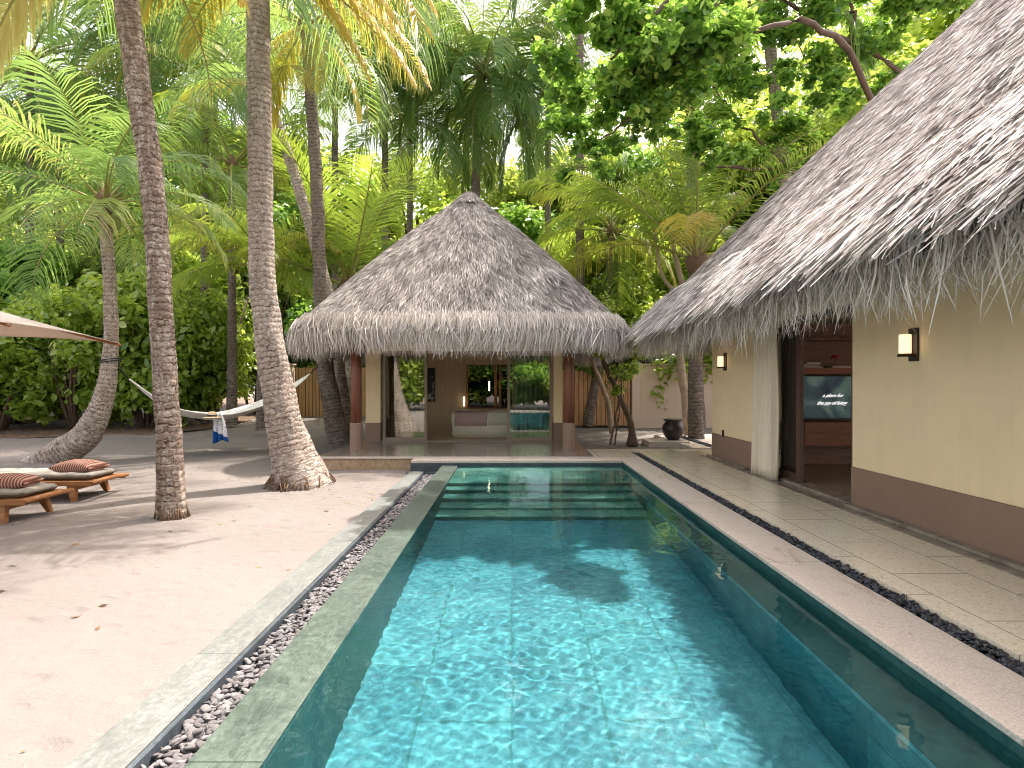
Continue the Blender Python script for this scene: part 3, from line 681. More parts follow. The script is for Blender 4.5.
mb = MB(); mb.box(XW + .03, XW + .20, Y_A + .007, Y_A + .07, .046, 2.49); mb.box(XW + .03, XW + .20, Y_B - .12, Y_B - .007, .046, 2.49); mb.box(XW + .03, XW + .2, Y_A + .07, Y_B - .12, 2.42, 2.49); mb.build('door_frame', DARKW, vil, bevel=.004)
mb = MB(); mb.box(XW + .10, XW + .16, 8.40, 8.52, .05, 2.41); mb.box(XW + .10, XW + .16, 9.28, 9.40, .05, 2.41); mb.box(XW + .10, XW + .16, 8.52, 9.28, .05, .16); mb.box(XW + .10, XW + .16, 8.52, 9.28, 2.31, 2.41)
d = mb.build('sliding_door', DARKW, vil, bevel=.004); MB().box(XW + .125, XW + .135, 8.52, 9.28, .16, 2.31).build('pane', GLASS, d)
MB().box(XW - .03, XW - .012, 11.12, 11.17, .47, .60).build('garden_socket', BRONZE, vil, bevel=.004)
# ------------------------------------------------------------------ palms
def spline(pts, n):
    pts = np.array([list(p) for p in pts], float); m = len(pts)
    t = np.linspace(0, m - 1, n); out = []
    for x in t:
        i = min(int(x), m - 2); f = x - i
        p0 = pts[max(i - 1, 0)]; p1 = pts[i]; p2 = pts[i + 1]; p3 = pts[min(i + 2, m - 1)]
        out.append(.5 * ((2 * p1) + (-p0 + p2) * f + (2 * p0 - 5 * p1 + 4 * p2 - p3) * f * f + (-p0 + 3 * p1 - 3 * p2 + p3) * f ** 3))
    return np.array(out)
def trunk(name, pts, rads, m, parent, rng, ring=.075, n=22, knob=.5):
    """tapered trunk with leaf-scar rings; tc = (around, 0, along) in metres"""
    rough = spline(pts, 60); ln = np.linalg.norm(np.diff(rough, axis=0), axis=1).sum()
    N = int(ln / (ring / 3)) + 2
    c = spline(pts, N); rr = np.interp(np.linspace(0, 1, N), np.linspace(0, 1, len(rads)), rads)
    s = np.r_[0, np.cumsum(np.linalg.norm(np.diff(c, axis=0), axis=1))]
    t = np.gradient(c, axis=0); t /= np.linalg.norm(t, axis=1)[:, None]
    a = np.cross(t, np.array([0, 1., 0.])); a /= np.linalg.norm(a, axis=1)[:, None] + 1e-9; b = np.cross(t, a)
    ang = np.linspace(0, 2 * np.pi, n, endpoint=False)
    ph = rng.uniform(0, 6, 4)
    saw = (s[:, None] / ring + .22 * np.sin(ang[None] + ph[0] + s[:, None] * .9) + .15 * np.sin(2 * ang[None] + ph[1] + s[:, None] * 1.7)) % 1.0
    lump = .035 * np.sin(3 * ang[None] + s[:, None] * 5 + ph[2]) + .025 * np.sin(5 * ang[None] - s[:, None] * 9 + ph[3]) + rng.normal(0, .008, (N, n))
    rad = rr[:, None] * (1 + lump) + knob * .012 * (saw - .5)
    V = c[:, None] + rad[..., None] * (np.cos(ang)[None, :, None] * a[:, None] + np.sin(ang)[None, :, None] * b[:, None])
    idx = np.arange(N * n).reshape(N, n); nx_ = np.roll(idx, -1, 1)
    Fq = np.stack([idx[:-1].ravel(), nx_[:-1].ravel(), nx_[1:].ravel(), idx[1:].ravel()], 1)
    uu = np.abs((ang + np.pi) % (2 * np.pi) - np.pi) * rr.mean() + 0
    uv = np.stack([np.sin(ang)[None] * rr.mean() * 1.5 + 0 * s[:, None], np.cos(ang)[None] * rr.mean() * 1.5 + 0 * s[:, None], s[:, None] + 0 * ang[None]], -1).reshape(-1, 3)
    return npm(name, V.reshape(-1, 3), Fq, m, parent, uv=uv, smooth=True)
def frond(az, el, L, droop, rng, npair=44, lw=.034, ll=.36, hang=.35, petiole=.16, cur=0.0, tone=.5, side=1.0):
    """one feather leaf; local origin at the crown. returns leaflets (V,F,rnd) and rachis points"""
    n = 18; pts = [np.zeros(3)]; e = el; a = az; dirs = []
    for i in range(n):
        d = np.array([math.cos(e) * math.cos(a), math.cos(e) * math.sin(a), math.sin(e)]); dirs.append(d)
        pts.append(pts[-1] + d * L / n); f = i / n
        e -= droop / n * (.45 + 1.2 * f); a += cur / n
        e = max(e, R(-86))
    pts = np.array(pts); dirs.append(dirs[-1]); dirs = np.array(dirs)
    k = npair; f = np.linspace(petiole, .99, k); f = np.repeat(f, 2) + rng.normal(0, .003, 2 * k); sgn = np.tile([1, -1], k)
    f = np.clip(f, 0, 1); x = f * n
    base = np.stack([np.interp(x, np.arange(n + 1), pts[:, j]) for j in range(3)], 1)
    fd = np.stack([np.interp(x, np.arange(n + 1), dirs[:, j]) for j in range(3)], 1); fd /= np.linalg.norm(fd, axis=1)[:, None]
    sd = np.cross(fd, [0, 0, 1.]); nn = np.linalg.norm(sd, axis=1)[:, None]
    fallback = np.array([-math.sin(az), math.cos(az), 0.]); sd = np.where(nn > .15, sd / (nn + 1e-9), -fallback)
    up = np.cross(sd, fd)
    prof = np.clip(np.sin(np.pi * np.clip((f - petiole) / (1 - petiole) * .86 + .12, 0, 1)) ** .6, .2, 1)
    l = (L * ll * prof * rng.uniform(.85, 1.1, 2 * k))[:, None]
    fw = (.45 + .8 * f)[:, None] + rng.normal(0, .10, 2 * k)[:, None]
    d0 = sd * sgn[:, None] * side + fd * fw * .8 + up * (.28 + rng.normal(0, .08, 2 * k)[:, None]) ; d0 /= np.linalg.norm(d0, axis=1)[:, None]
    g = np.array([0, 0, -1.]); h = np.clip(hang * rng.uniform(.7, 1.3, 2 * k), 0, 3)[:, None]
    d1 = d0 + g * h; d1 /= np.linalg.norm(d1, axis=1)[:, None]
    d2 = d0 + g * h * 2.6; d2 /= np.linalg.norm(d2, axis=1)[:, None]
    w = lw * rng.uniform(.8, 1.2, 2 * k)[:, None]
    wd = fd * .8 + up * .35 * sgn[:, None]; wd /= np.linalg.norm(wd, axis=1)[:, None]
    p0 = base; p1 = p0 + d0 * l * .3; p2 = p1 + d1 * l * .38; p3 = p2 + d2 * l * .32
    V = np.stack([p0 - wd * w * .3, p0 + wd * w * .3, p1 + wd * w * .5, p1 - wd * w * .5, p2 + wd * w * .42, p2 - wd * w * .42, p3 + wd * w * .06, p3 - wd * w * .06], 1).reshape(-1, 3)
    q = np.arange(2 * k)[:, None] * 8
    Fq = np.concatenate([q + [0, 1, 2, 3], q + [3, 2, 4, 5], q + [5, 4, 6, 7]])
    A = np.clip(tone + rng.normal(0, .09, 2 * k)[:, None] + np.zeros(8)[None], 0, 1)
    A = np.clip(A + np.array([0, 0, 0, 0, .05, .05, .22, .22])[None], 0, 1).ravel()
    return V, Fq, A, pts
def join(parts):
    Vs, Fs, As, b = [], [], [], 0
    for V, Fq, A in parts: Vs.append(V); Fs.append(Fq + b); As.append(A); b += len(V)
    return np.concatenate(Vs), np.concatenate(Fs), np.concatenate(As)
def palm(label, pts, rads, L=3.4, nf=22, tone=(.25, .75), mat=None, bark=None, droop=(1.3, 2.0), el=(-.3, 1.4), seed=1, hang=.4, lw=.036, ll=.36,
         dry=0, gold=0, nuts=0, group='coconut palms', azs=None, knob=.5, ring=.075, name='coconut_palm', npair=44, extra=(), roots=0, root_c=(0, 0)):
    rng = np.random.default_rng(seed)
    root = thing(name, label, 'palm tree', tuple(pts[0]), 0, group)
    trunk('trunk', pts, rads, bark or BARK, root, rng, knob=knob, ring=ring)
    c = np.array(list(pts[-1])); green = []; golds = []; drys = []; mb = MB()
    for i in range(nf):
        az = (azs[i] if azs is not None and i < len(azs) else i * 2.39996 + rng.uniform(-.3, .3)); f = (i + .5) / nf
        e = el[1] + (el[0] - el[1]) * f + rng.normal(0, .08)
        dr = droop[0] + (droop[1] - droop[0]) * rng.uniform(0, 1)
        V, Fq, A, rp = frond(az, e, L * rng.uniform(.88, 1.08), dr, rng, lw=lw, ll=ll, hang=hang * (1 + f), cur=rng.normal(0, .15), tone=rng.uniform(*tone), npair=npair)
        (golds if i >= nf - gold else green).append((V + c, Fq, A))
        q = rp + c; mb.tube([q[k] for k in range(0, 19, 2)], np.interp(np.linspace(0, 1, 10), [0, .15, 1], [.05, .022, .005]) * (L / 3.4), 5, caps=False)
    for (az, e, ln, dr, kind) in extra:
        V, Fq, A, rp = frond(az, e, ln, dr, rng, lw=lw * 1.5, ll=.27 if kind == 'gold' else .25, hang=2.4 if kind == 'dry' else 1.5, tone=rng.uniform(.5, .9), npair=int(npair * 1.2), petiole=.12)
        (golds if kind == 'gold' else drys).append((V + c, Fq, A))
        q = rp + c; mb.tube([q[k] for k in range(0, 19, 2)], np.interp(np.linspace(0, 1, 10), [0, .15, 1], [.05, .022, .005]) * (L / 3.4), 5, caps=False)
    for i in range(dry):
        V, Fq, A, rp = frond(rng.uniform(0, 6.28), rng.uniform(-1.1, -.6), L * .7, .9, rng, lw=lw, ll=.22, hang=2.5, tone=rng.uniform(.2, .6), npair=int(npair * .8))
        drys.append((V + c, Fq, A))
    mb.build('leaf_stalks', PETIOLE, root)
    V, Fq, A = join(green); npm('crown', V, Fq, mat or FR_GREEN, root, attr=A)
    if golds: V, Fq, A = join(golds); npm('yellowed_fronds', V, Fq, FR_GOLD, root, attr=A)['label'] = 'golden yellow drooping old fronds'
    if drys: V, Fq, A = join(drys); npm('dry_fronds', V, Fq, FR_DRY, root, attr=A)['label'] = 'dry straw-coloured hanging dead fronds'
    if roots:
        rb = MB(); b0 = np.array(list(pts[0])); zg = gz(b0[0], b0[1]); rr0 = roots
        for i in range(110):
            a = rng.uniform(0, 6.28); r1 = rr0 * rng.uniform(.86, .98); r2 = rr0 * rng.uniform(1.02, 1.3); h1 = rng.uniform(.03, .22); da = rng.normal(0, .08)
            cx0, cy0 = root_c
            rb.tube([(cx0 + r1 * math.cos(a), cy0 + r1 * math.sin(a), zg + h1), (cx0 + (r1 + r2) / 2 * math.cos(a + da), cy0 + (r1 + r2) / 2 * math.sin(a + da), zg + h1 * .5), (cx0 + r2 * math.cos(a + 2 * da), cy0 + r2 * math.sin(a + 2 * da), zg - .02)], [.012, .012, .008], 5)
        rb.build('roots', HUSK, root)
    # fibrous husk where the stalks leave the trunk
    hb = MB().lathe((c[0], c[1], c[2] - .35), [(rads[-1] * .9, 0), (rads[-1] * 1.5, .2), (rads[-1] * 1.8, .38), (rads[-1] * 1.1, .6), (.02, .75)], 12); hb.build('husk', HUSK, root)
    for i in range(nuts):
        a = i * 2.1; r = rads[-1] + .14
        nb = MB().lathe((c[0] + r * math.cos(a), c[1] + r * math.sin(a), c[2] - .32 - .1 * (i % 2)), [(0, -.15), (.07, -.12), (.11, -.03), (.105, .05), (.06, .12), (0, .14)], 10); nb.build('coconut', COCO, root)
    return root
def base_pt(u, v, Y): p = P(u, v, Y); return p
pi = math.pi
# B: dark ringed trunk in front of the loungers
yb = 7.4
palm('leaning coconut palm with rough dark-scarred trunk, standing right beside the loungers', [(-4.42, yb, -.30), P(169, 440, yb), P(162, 330, yb), P(154, 200, yb), P(136, 70, yb), P(122, -30, yb), P(112, -100, yb)], [.185, .15, .14, .138, .145, .145, .12],
     L=3.6, nf=14, seed=21, droop=(1.3, 1.9), el=(-.25, 1.3), hang=.45, ring=.085, knob=.7, dry=0, extra=((3.3, -.75, 2.9, .75, 'dry'), (3.55, -.6, 3.1, .8, 'dry'), (3.05, -.55, 3.0, .9, 'dry'), (3.3, -.35, 3.1, 1.2, 'dry'), (-.15, -.35, 2.5, .9, 'gold'), (-1.0, .15, 4.0, .8, 'gold'), (-.6, .15, 4.0, .8, 'gold'), (-1.4, .1, 3.8, .9, 'gold')), bark=BARKR, roots=.165, root_c=(-4.42, 7.4), tone=(.15, .6))  # long gold fronds towards the camera: out of view, added for shadow on sand
# C: big trunk with flared base
yc = 9.95
palm('tall coconut palm with thick pale trunk and wide flared foot', [(-3.6, yc, -.62), (-3.70, yc, -.2), P(293, 455, yc), P(284, 420, yc), P(271, 350, yc), P(262, 270, yc), P(260, 150, yc), P(258, 0, yc), P(258, -60, yc)], [.66, .50, .375, .30, .245, .215, .20, .19, .15],
     L=4.3, nf=14, roots=.50, root_c=(-3.70, 9.95), seed=33, droop=(1.3, 1.9), el=(-.1, 1.35), hang=.5, ring=.10, knob=.5, extra=((-.05, -.25, 3.6, .7, 'gold'), (.25, -.45, 3.5, .6, 'gold'), (-.35, -.4, 3.5, .6, 'gold'), (.05, -.7, 3.1, .5, 'gold'), (3.2, -.3, 2.6, .8, 'gold'), (2.9, -.6, 2.4, .6, 'gold'), (3.5, -.5, 2.7, .6, 'gold'), (-.2, -.05, 3.8, 1.1, 'gold'), (.45, -.2, 3.7, .9, 'gold')), tone=(.3, .75))
# A: curved trunk at the back left
ya = 12.9
palm('curved coconut palm sweeping up from the sand at the left end of the hammock', [P(22, 478, ya), P(52, 460, ya), P(85, 436, ya), P(103, 400, ya), P(111, 345, ya), P(109, 270, ya), P(104, 205, ya)], [.34, .35, .30, .21, .145, .13, .125],
     L=3.3, nf=20, seed=41, droop=(.9, 1.7), el=(-.25, 1.35), hang=.4, tone=(.3, .85), nuts=4, mat=FR_GREEN, ring=.09, knob=.7)
# D, E: behind the veranda on the left
yd = 15.5
palm('slim dark-ringed coconut palm rising beside the left eave of the pavilion', [P(343, 452, yd), P(339, 440, yd), P(331, 400, yd), P(324, 355, yd), P(320, 290, yd), P(317, 190, yd), P(311, 100, yd), P(306, 25, yd)], [.34, .30, .25, .215, .175, .165, .15, .13],
     L=3.6, nf=11, seed=52, bark=BARKD, droop=(1.4, 2.0), el=(-.5, 1.2), hang=.6, extra=((0, -.7, 3, 1, 'gold'), (2.8, -.8, 3, 1, 'gold'), (5.2, -.6, 3, 1.2, 'gold'), (4.2, -.7, 3, 1, 'gold')), tone=(.2, .8), ring=.11, knob=.7)
ye = 16.4
palm('second palm trunk close behind the slim one at the veranda, leaning under the eave', [P(352, 448, ye), P(348, 430, ye), P(342, 395, ye), P(338, 360, ye), P(330, 300, ye), P(290, 160, ye), P(262, 90, ye)], [.3, .26, .20, .17, .16, .15, .13], L=3.2, nf=8, seed=55, droop=(1.3, 2), el=(-.3, 1.2), hang=.5, tone=(.3, .9), gold=3)
# young palm fan behind the pavilion's left slope
yy = 19
palm('young bright green palm with upright fan of fronds behind the left roof slope', [P(352, 425, yy), P(350, 345, yy), P(348, 288, yy)], [.3, .24, .2], L=5.4, nf=15, seed=61, mat=FR_LIME, droop=(.5, 1.3), el=(.35, 1.5), hang=.12, lw=.055, ll=.27, tone=(.2, .75), npair=52, azs=[2.9, .4, 1.9, 3.6, 5.8, 1.1, 4.5, 2.4])
# tall central palm
yt = 25
palm('tall coconut palm with full drooping crown directly above the pavilion roof tip', [P(476, 425, yt), P(474, 300, yt), P(476, 180, yt), P(482, 72, yt)], [.3, .2, .19, .18], L=5.6, nf=46, seed=71, mat=FR_GREEN, bark=BARKD, droop=(1.2, 2.1), el=(-1.0, 1.35), hang=.5, ll=.33, lw=.065, tone=(.3, .9), npair=56, nuts=5)
# right palm by the garden wall
yr = 15.9
palm('dark-trunked palm with upright fronds growing between pavilion and villa roofs', [P(697, 444, yr), P(696, 436, yr), P(695, 380, yr), P(698, 310, yr), P(697, 262, yr)], [.26, .22, .185, .18, .19], L=5.0, nf=17, seed=81, bark=BARKD, mat=FR_LIME, droop=(.5, 1.5), el=(.3, 1.5), hang=.35, lw=.035, ll=.24, tone=(.1, .9), gold=4, npair=56, ring=.09, knob=.7, azs=[1.6, 4.4, 3.0, .2, 2.4, 5.6, 3.4, 1.0, 2.8])
# palms further back
def far_palm(label, u, v, Y, seed, L=4.2, nf=22, mat=None, lean=0, **k):
    b = P(u + lean, 384 + 1.5 * F / Y, Y); c = P(u, v, Y); m = (b + c) / 2 + Vector((-lean / F * Y * .2, 0, 0))
    kw = dict(L=L, nf=nf, seed=seed, mat=mat, droop=(1.2, 2.1), el=(-.6, 1.3), hang=.4, lw=.065, ll=.33, npair=42, tone=(.15, .75), knob=.5, ring=.12); kw.update(k)
    kw.setdefault('bark', BARKD)
    return palm(label, [b, m, c], [.2, .14, .12], **kw)
far_palm('broad palm crown filling the top left corner behind the loungers', 30, 60, 22, 91, 5.4, 22)
far_palm('palm crown high between the two nearest trunks, above the shrubs', 205, 88, 22, 92, 5.0, 24, tone=(.3, .9))
far_palm('grey-green palm crown just above the hammock shrubs, behind the thick pale trunk', 232, 165, 21, 93, 4.6, 13, FR_LIME, hang=.6, tone=(.1, .6))
far_palm('tall palm with crown cut by the top edge, left of the pavilion tip', 385, 20, 25, 94, 5.2, 24)
far_palm('bluish palm whose drooping frond tips hang at the top, right of the pavilion tip', 580, -62, 21, 95, 4.4, 22, tone=(.0, .45))
far_palm('low yellow-green palm fronds showing just right of the pavilion roof tip', 612, 232, 20.5, 96, 3.8, 16, FR_LIME, tone=(.35, .95), lean=-25)
far_palm('young palm with lime fronds in the gap above the villa roof edge', 690, 105, 19, 97, 4.4, 16, FR_LIME, droop=(.5, 1.5), el=(.1, 1.5), lean=10)
far_palm('low palm with golden arching fronds between shrubs, left of the slim palm', 262, 268, 18.5, 98, 3.5, 14, FR_LIME, droop=(1.2, 1.9), el=(.1, 1.2), tone=(.5, 1))
far_palm('distant palm crown behind the curved palm, high at the far left', 118, 130, 27, 99, 5.0, 22)
far_palm('palm with a wide dark crown behind the top of the dark-scarred trunk', 150, 20, 22, 110, 5.2, 22, tone=(.05, .6))
far_palm('palm crown behind the slim dark trunk, dipping behind the pavilion', 335, 60, 25, 111, 5.2, 18, tone=(.1, .7))
far_palm('palm crown between slim trunk and the tall central palm', 410, 120, 26, 112, 4.6, 24, tone=(.2, .8))
far_palm('palm crown just right of the tall central palm', 548, 95, 25, 113, 4.8, 26, tone=(.1, .6))
far_palm('far palm crown above the curved palm on the left', 60, 150, 24, 114, 4.8, 26, tone=(.2, .8))
far_palm('far palm behind the gap left of the thick pale trunk', 215, 20, 27, 115, 5.2, 26, tone=(.1, .7))
# overhead palms standing right of the camera: they throw the dappled shade
palm('coconut palm behind the villa roof whose crown is cut by the top edge', [(8.6, 17.0, -.2), (8.2, 16.8, 6), (7.2, 16.2, 12.4)], [.24, .18, .15], L=4.6, nf=20, seed=101, hang=.4, lw=.045, npair=40, tone=(.15, .7))

# ------------------------------------------------------------------ broadleaf foliage
def leaves(n, centers, radii, size, rng, bias=.45, shell=.55, fold=.25, tone_sp=.2, aspect=.55):
    """n kite-shaped leaves through clumps (centres (m,3), radii (m,3) or (m,))"""
    centers = np.asarray(centers, float); m = len(centers); radii = np.asarray(radii, float)
    if radii.ndim == 1: radii = np.repeat(radii[:, None], 3, 1) * [1, 1, .75]
    vol = radii.prod(1) ** (2 / 3.); k = rng.choice(m, n, p=vol / vol.sum())
    d = rng.normal(size=(n, 3)); d /= np.linalg.norm(d, axis=1)[:, None]
    r = (shell + (1 - shell) * rng.uniform(0, 1, n) ** .7)[:, None] * (1 + .18 * np.sin(7 * d[:, :1] + k[:, None]) + .12 * np.sin(11 * d[:, 1:2] + 2 * k[:, None]))
    p = centers[k] + d * radii[k] * r
    nrm = d * bias + rng.normal(size=(n, 3)) * .55 + [0, 0, .8]; nrm /= np.linalg.norm(nrm, axis=1)[:, None]
    t = rng.normal(size=(n, 3)) + [0, 0, -.35] + d * .5; t -= nrm * (t * nrm).sum(1)[:, None]; t /= np.linalg.norm(t, axis=1)[:, None]
    b = np.cross(nrm, t); s = (size * rng.uniform(.6, 1.3, n))[:, None]
    wv = s * aspect * .5
    V = np.stack([p - t * s * .5, p - t * s * .02 + b * wv + nrm * s * fold * .4, p + t * s * .5, p - t * s * .02 - b * wv + nrm * s * fold * .4, p + t*s*.24 + b*wv*.8, p + t*s*.24 - b*wv*.8], 1).reshape(-1, 3)
    q = np.arange(n)[:, None] * 6
    Fq = np.concatenate([q + [0, 1, 4, 2], q + [0, 2, 5, 3]])
    tone = np.clip(rng.normal(.42, tone_sp, n) + (rng.uniform(-.15, .15, m))[k], 0, 1)
    return V, Fq, np.repeat(tone, 6)
def clumps(n, c, r, rng, cr=(.5, 1.0), flat=1):
    d = rng.normal(size=(n, 3)); d /= np.linalg.norm(d, axis=1)[:, None]
    p = np.array(c) + d * np.array(r) * rng.uniform(.35, 1, n)[:, None]
    return p, rng.uniform(*cr, n)
bush_meshes = []
def make_bush_meshes():
    for k, (mat, size, sd) in enumerate(((LEAF_A, .23, 1), (LEAF_A, .19, 2), (LEAF_C, .20, 3), (LEAF_B, .24, 4))):
        rng = np.random.default_rng(200 + sd)
        c, r = clumps(26, (0, 0, 1.9), (1.7, 1.3, 1.7), rng, (.45, .95)); c[:, 2] = np.maximum(c[:, 2], .5)
        V, Fq, A = leaves(11500, c, r, size, rng, shell=.4)
        o = np_mesh('foliage', V, Fq, mat, None, attr=A); me = o.data; bpy.data.objects.remove(o)
        mb = MB()
        for i in range(9):
            a = rng.uniform(0, 6.28); b = rng.uniform(.5, 1.3)
            mb.tube([(.1 * math.cos(a), .1 * math.sin(a), -.1), (.5 * b * math.cos(a), .5 * b * math.sin(a), .9), (1.1 * b * math.cos(a + .3), 1.1 * b * math.sin(a + .3), 2.2 + rng.uniform(-.4, .8))], [.05, .035, .012], 6)
        so = mb.build('stems', TREEBARK); sm = so.data; bpy.data.objects.remove(so)
        bush_meshes.append((me, sm))
make_bush_meshes()
def bush(label, x, y, sx, sz, kind, rz, sy=None, group='shrubs along the back of the sand', name='shrub', cat='shrub'):
    b = thing(name, label, cat, (x, y, gz(x, y)), rz, group); b.scale = (sx, sy or sx, sz)
    f = bpy.data.objects.new('foliage', bush_meshes[kind][0]); COL.objects.link(f); f.parent = b
    s = bpy.data.objects.new('stems', bush_meshes[kind][1]); COL.objects.link(s); s.parent = b
    return b
BUSHES = [
 ('dense glossy shrub behind the parasol, at the left edge', -17.6, 19.4, 1.35, 1.35, 0, .3),
 ('rounded shrub behind the lounger nearest the left edge', -15.2, 19.9, 1.2, 1.45, 1, 1.9),
 ('tall shrub standing right behind the curved palm trunk', -13.2, 20.6, 1.3, 1.65, 0, 4.0),
 ('shrub with bare lower stems between curved palm and dark-scarred trunk', -11.9, 21.9, 1.1, 1.5, 1, 5.1),
 ('leafy shrub behind the left end of the hammock', -13.4, 24.6, 1.5, 2.1, 0, 2.2),
 ('wide pale shrub far behind the dark-scarred trunk', -13.0, 28.5, 1.6, 2.4, 2, .9),
 ('dark green shrub behind the middle of the hammock', -10.6, 30.0, 1.4, 2.0, 3, 3.0),
 ('shrub seen between hammock and thick pale trunk', -8.6, 29.6, 1.3, 1.7, 0, 4.4),
 ('shrub hanging over the boards behind the thick pale trunk', -6.9, 30.2, 1.3, 1.9, 1, 1.2),
 ('tall mass of leaves above the wooden gate, left of the pavilion', -8.4, 33, 1.9, 3.0, 0, 2.7),
 ('high rounded shrub crown behind the parasol tip', -19.5, 22.5, 1.8, 2.0, 3, 5.5),
 ('high shrub behind the curved palm, catching yellow light', -16.2, 23.5, 1.7, 2.0, 2, 3.6),
 ('upper shrub mass at the far left edge', -22.5, 21.5, 1.8, 2.1, 1, .1),
 ('shrub seen through the gap left of the slim palm', -5.2, 27.8, 1.3, 1.9, 2, 1.4),
 ('shrub spilling over the pale garden wall', 5.9, 21.9, 1.1, 1.1, 0, 2.5),
 ('low shrub behind the right corner of the pavilion', 2.9, 21.9, 1.2, 1.25, 2, 3.9),
 ('shrub above the garden wall beside the villa corner', 8.3, 22.4, 1.4, 1.3, 1, .8),
 ('small-leaved shrub behind the middle of the garden wall', 4.4, 23.4, 1.5, 1.7, 1, 5.9),
]
BUSHES += [('shrub off to the left of the loungers, first of the side row', -23.5, 17.5, 1.6, 1.6, 0, .8), ('shrub in the side row left of the sand, with yellow leaves', -25.5, 14.0, 1.6, 1.5, 2, 2.8),
 ('round shrub in the side row left of the sand', -26, 10.5, 1.6, 1.5, 1, 4.8), ('broad-leaved shrub in the side row left of the sand', -25.5, 6.5, 1.7, 1.6, 3, 1.8), ('tall shrub ending the side row left of the sand', -25, 2.5, 1.7, 1.7, 0, 3.4)]
for (lb, x, y, sx, sz, k, rz) in BUSHES: bush(lb, x, y, sx, sz, k, rz)
for (lb, x, y, sx, sz, k, rz) in [('wide shrub behind the viewer, left', -8, -9, 1.8, 1.3, 0, 1), ('shrub behind the viewer reflected in the left glass door', -4, -10, 1.8, 1.4, 1, 2), ('shrub behind the viewer, centre', -.5, -9.5, 1.7, 1.3, 3, 3), ('shrub behind the viewer reflected in the right glass door', 3, -10, 1.8, 1.4, 0, 4)]:
    bush(lb, x, y, sx, sz, k, rz, group='shrubs behind the viewer')
# trees behind: own trunk and crown each, crowns share three meshes
def tree_mesh(seed, mat, size, n):
    rng = np.random.default_rng(seed); c, r = clumps(40, (0, 0, 6.2), (2.9, 2.6, 2.9), rng, (.55, 1.15))
    V, Fq, A = leaves(n, c, r, size, rng, shell=.35)
    o = np_mesh('crown', V, Fq, mat, None, attr=A); me = o.data; bpy.data.objects.remove(o)
    mb = MB(); mb.tube([(0, 0, -.2), (.1, 0, 2), (-.1, .1, 4), (0, 0, 6.5)], [.24, .19, .14, .05], 10)
    for i in range(12):
        q = c[i]; mb.tube([(0, 0, 2.6 + i * .2), tuple((np.array([0, 0, 3.4 + i * .15]) * .45 + q * .55)), tuple(q)], [.09, .05, .015], 6)
    o = mb.build('trunk', TREEBARK); tm = o.data; bpy.data.objects.remove(o); return me, tm
TM = [tree_mesh(301, LEAF_C, .20, 17000), tree_mesh(302, LEAF_B, .22, 17000), tree_mesh(303, LEAF_A, .19, 17000)]
def tree(label, x, y, s, k, rz, sz=None):
    t = thing('broadleaf_tree', label, 'tree', (x, y, gz(x, y)), rz, 'broadleaf trees behind the garden'); t.scale = (s, s, sz or s)
    for nm, me in (('crown', TM[k][0]), ('trunk', TM[k][1])):
        o = bpy.data.objects.new(nm, me); COL.objects.link(o); o.parent = t
for a in [
 ('pale leafy tree just right of the pavilion roof', 3.4, 22.6, .85, 0, .4), ('tree filling the gap between pavilion and villa roofs', 7.3, 26.5, 1.1, 2, 1.9),
 ('dark tree behind the young lime palm', 9.4, 29.0, 1.35, 1, 3.3), ('tree behind the tip of the pavilion roof', .6, 30.5, 1.25, 1, 4.1),
 ('tree left of the pavilion roof tip behind palm fronds', -4.2, 31.5, 1.05, 2, 5.0), ('tree behind the slim palm', -8.0, 36, 1.3, 0, .9),
 ('tree rising behind the hammock shrubs', -14.5, 33.5, 1.25, 2, 2.2), ('tree behind the curved palm', -20.5, 30, 1.25, 1, 3.1),
 ('tree at the far left behind the parasol', -26.5, 28, 1.3, 0, 4.7), ('tree far behind the two nearest palm trunks', -24, 38, 1.6, 2, 1.1),
 ('large tree in the distance left of the pavilion', -15.5, 42, 1.7, 1, 2.0), ('distant tree behind the tall palm over the pavilion', -3, 42, 1.4, 0, 3.5),
 ('distant tree right of the pavilion tip', 6.5, 38, 1.5, 1, 5.2), ('tree behind the villa roof, small-leaved', 14.5, 28, 1.7, 2, .2), ('very tall tree closing the view left of the pavilion tip', -6.5, 39, 2.0, 2, 4.4), ('very tall tree closing the view right of the pavilion tip', 3.0, 36, 2.0, 0, 1.6), ('very tall tree behind the thick pale trunk', -16, 38, 2.1, 0, 5.6),
 ('very tall tree behind the dark-scarred trunk', -25, 44, 2.5, 1, 2.6), ('very tall tree behind the far left palms', -33, 40, 2.4, 2, .7), ('tall tree in the gap above the garden wall', 10.5, 36, 2.0, 1, .6), ('tall tree beyond the young palm fan', -11, 34, 1.6, 1, 5.9), ('tree closing the sky gap at the top of the villa roof', 15.5, 22.5, 2.0, 2, 3.0), ('tall tree between the spreading tree and the far garden', 12.0, 28.5, 1.8, 0, 2.2), ('second tree behind the villa roof, broad-leaved', 12.0, 21.5, 1.25, 1, 2.9)]: tree(*a)
for a in [('pale tree behind the viewer, reflected in the left glass door', -9, -11, 1.3, 0, .5), ('dark tree behind the viewer, reflected in the glass doors', -2.5, -14, 1.4, 1, 2.5),
 ('small-leaved tree behind the viewer, reflected in the right glass door', 4.5, -12, 1.35, 2, 4.1), ('low pale tree behind the viewer at the far side of the sand', -16, -9, 1.3, 2, 1.3)]: tree(*a)
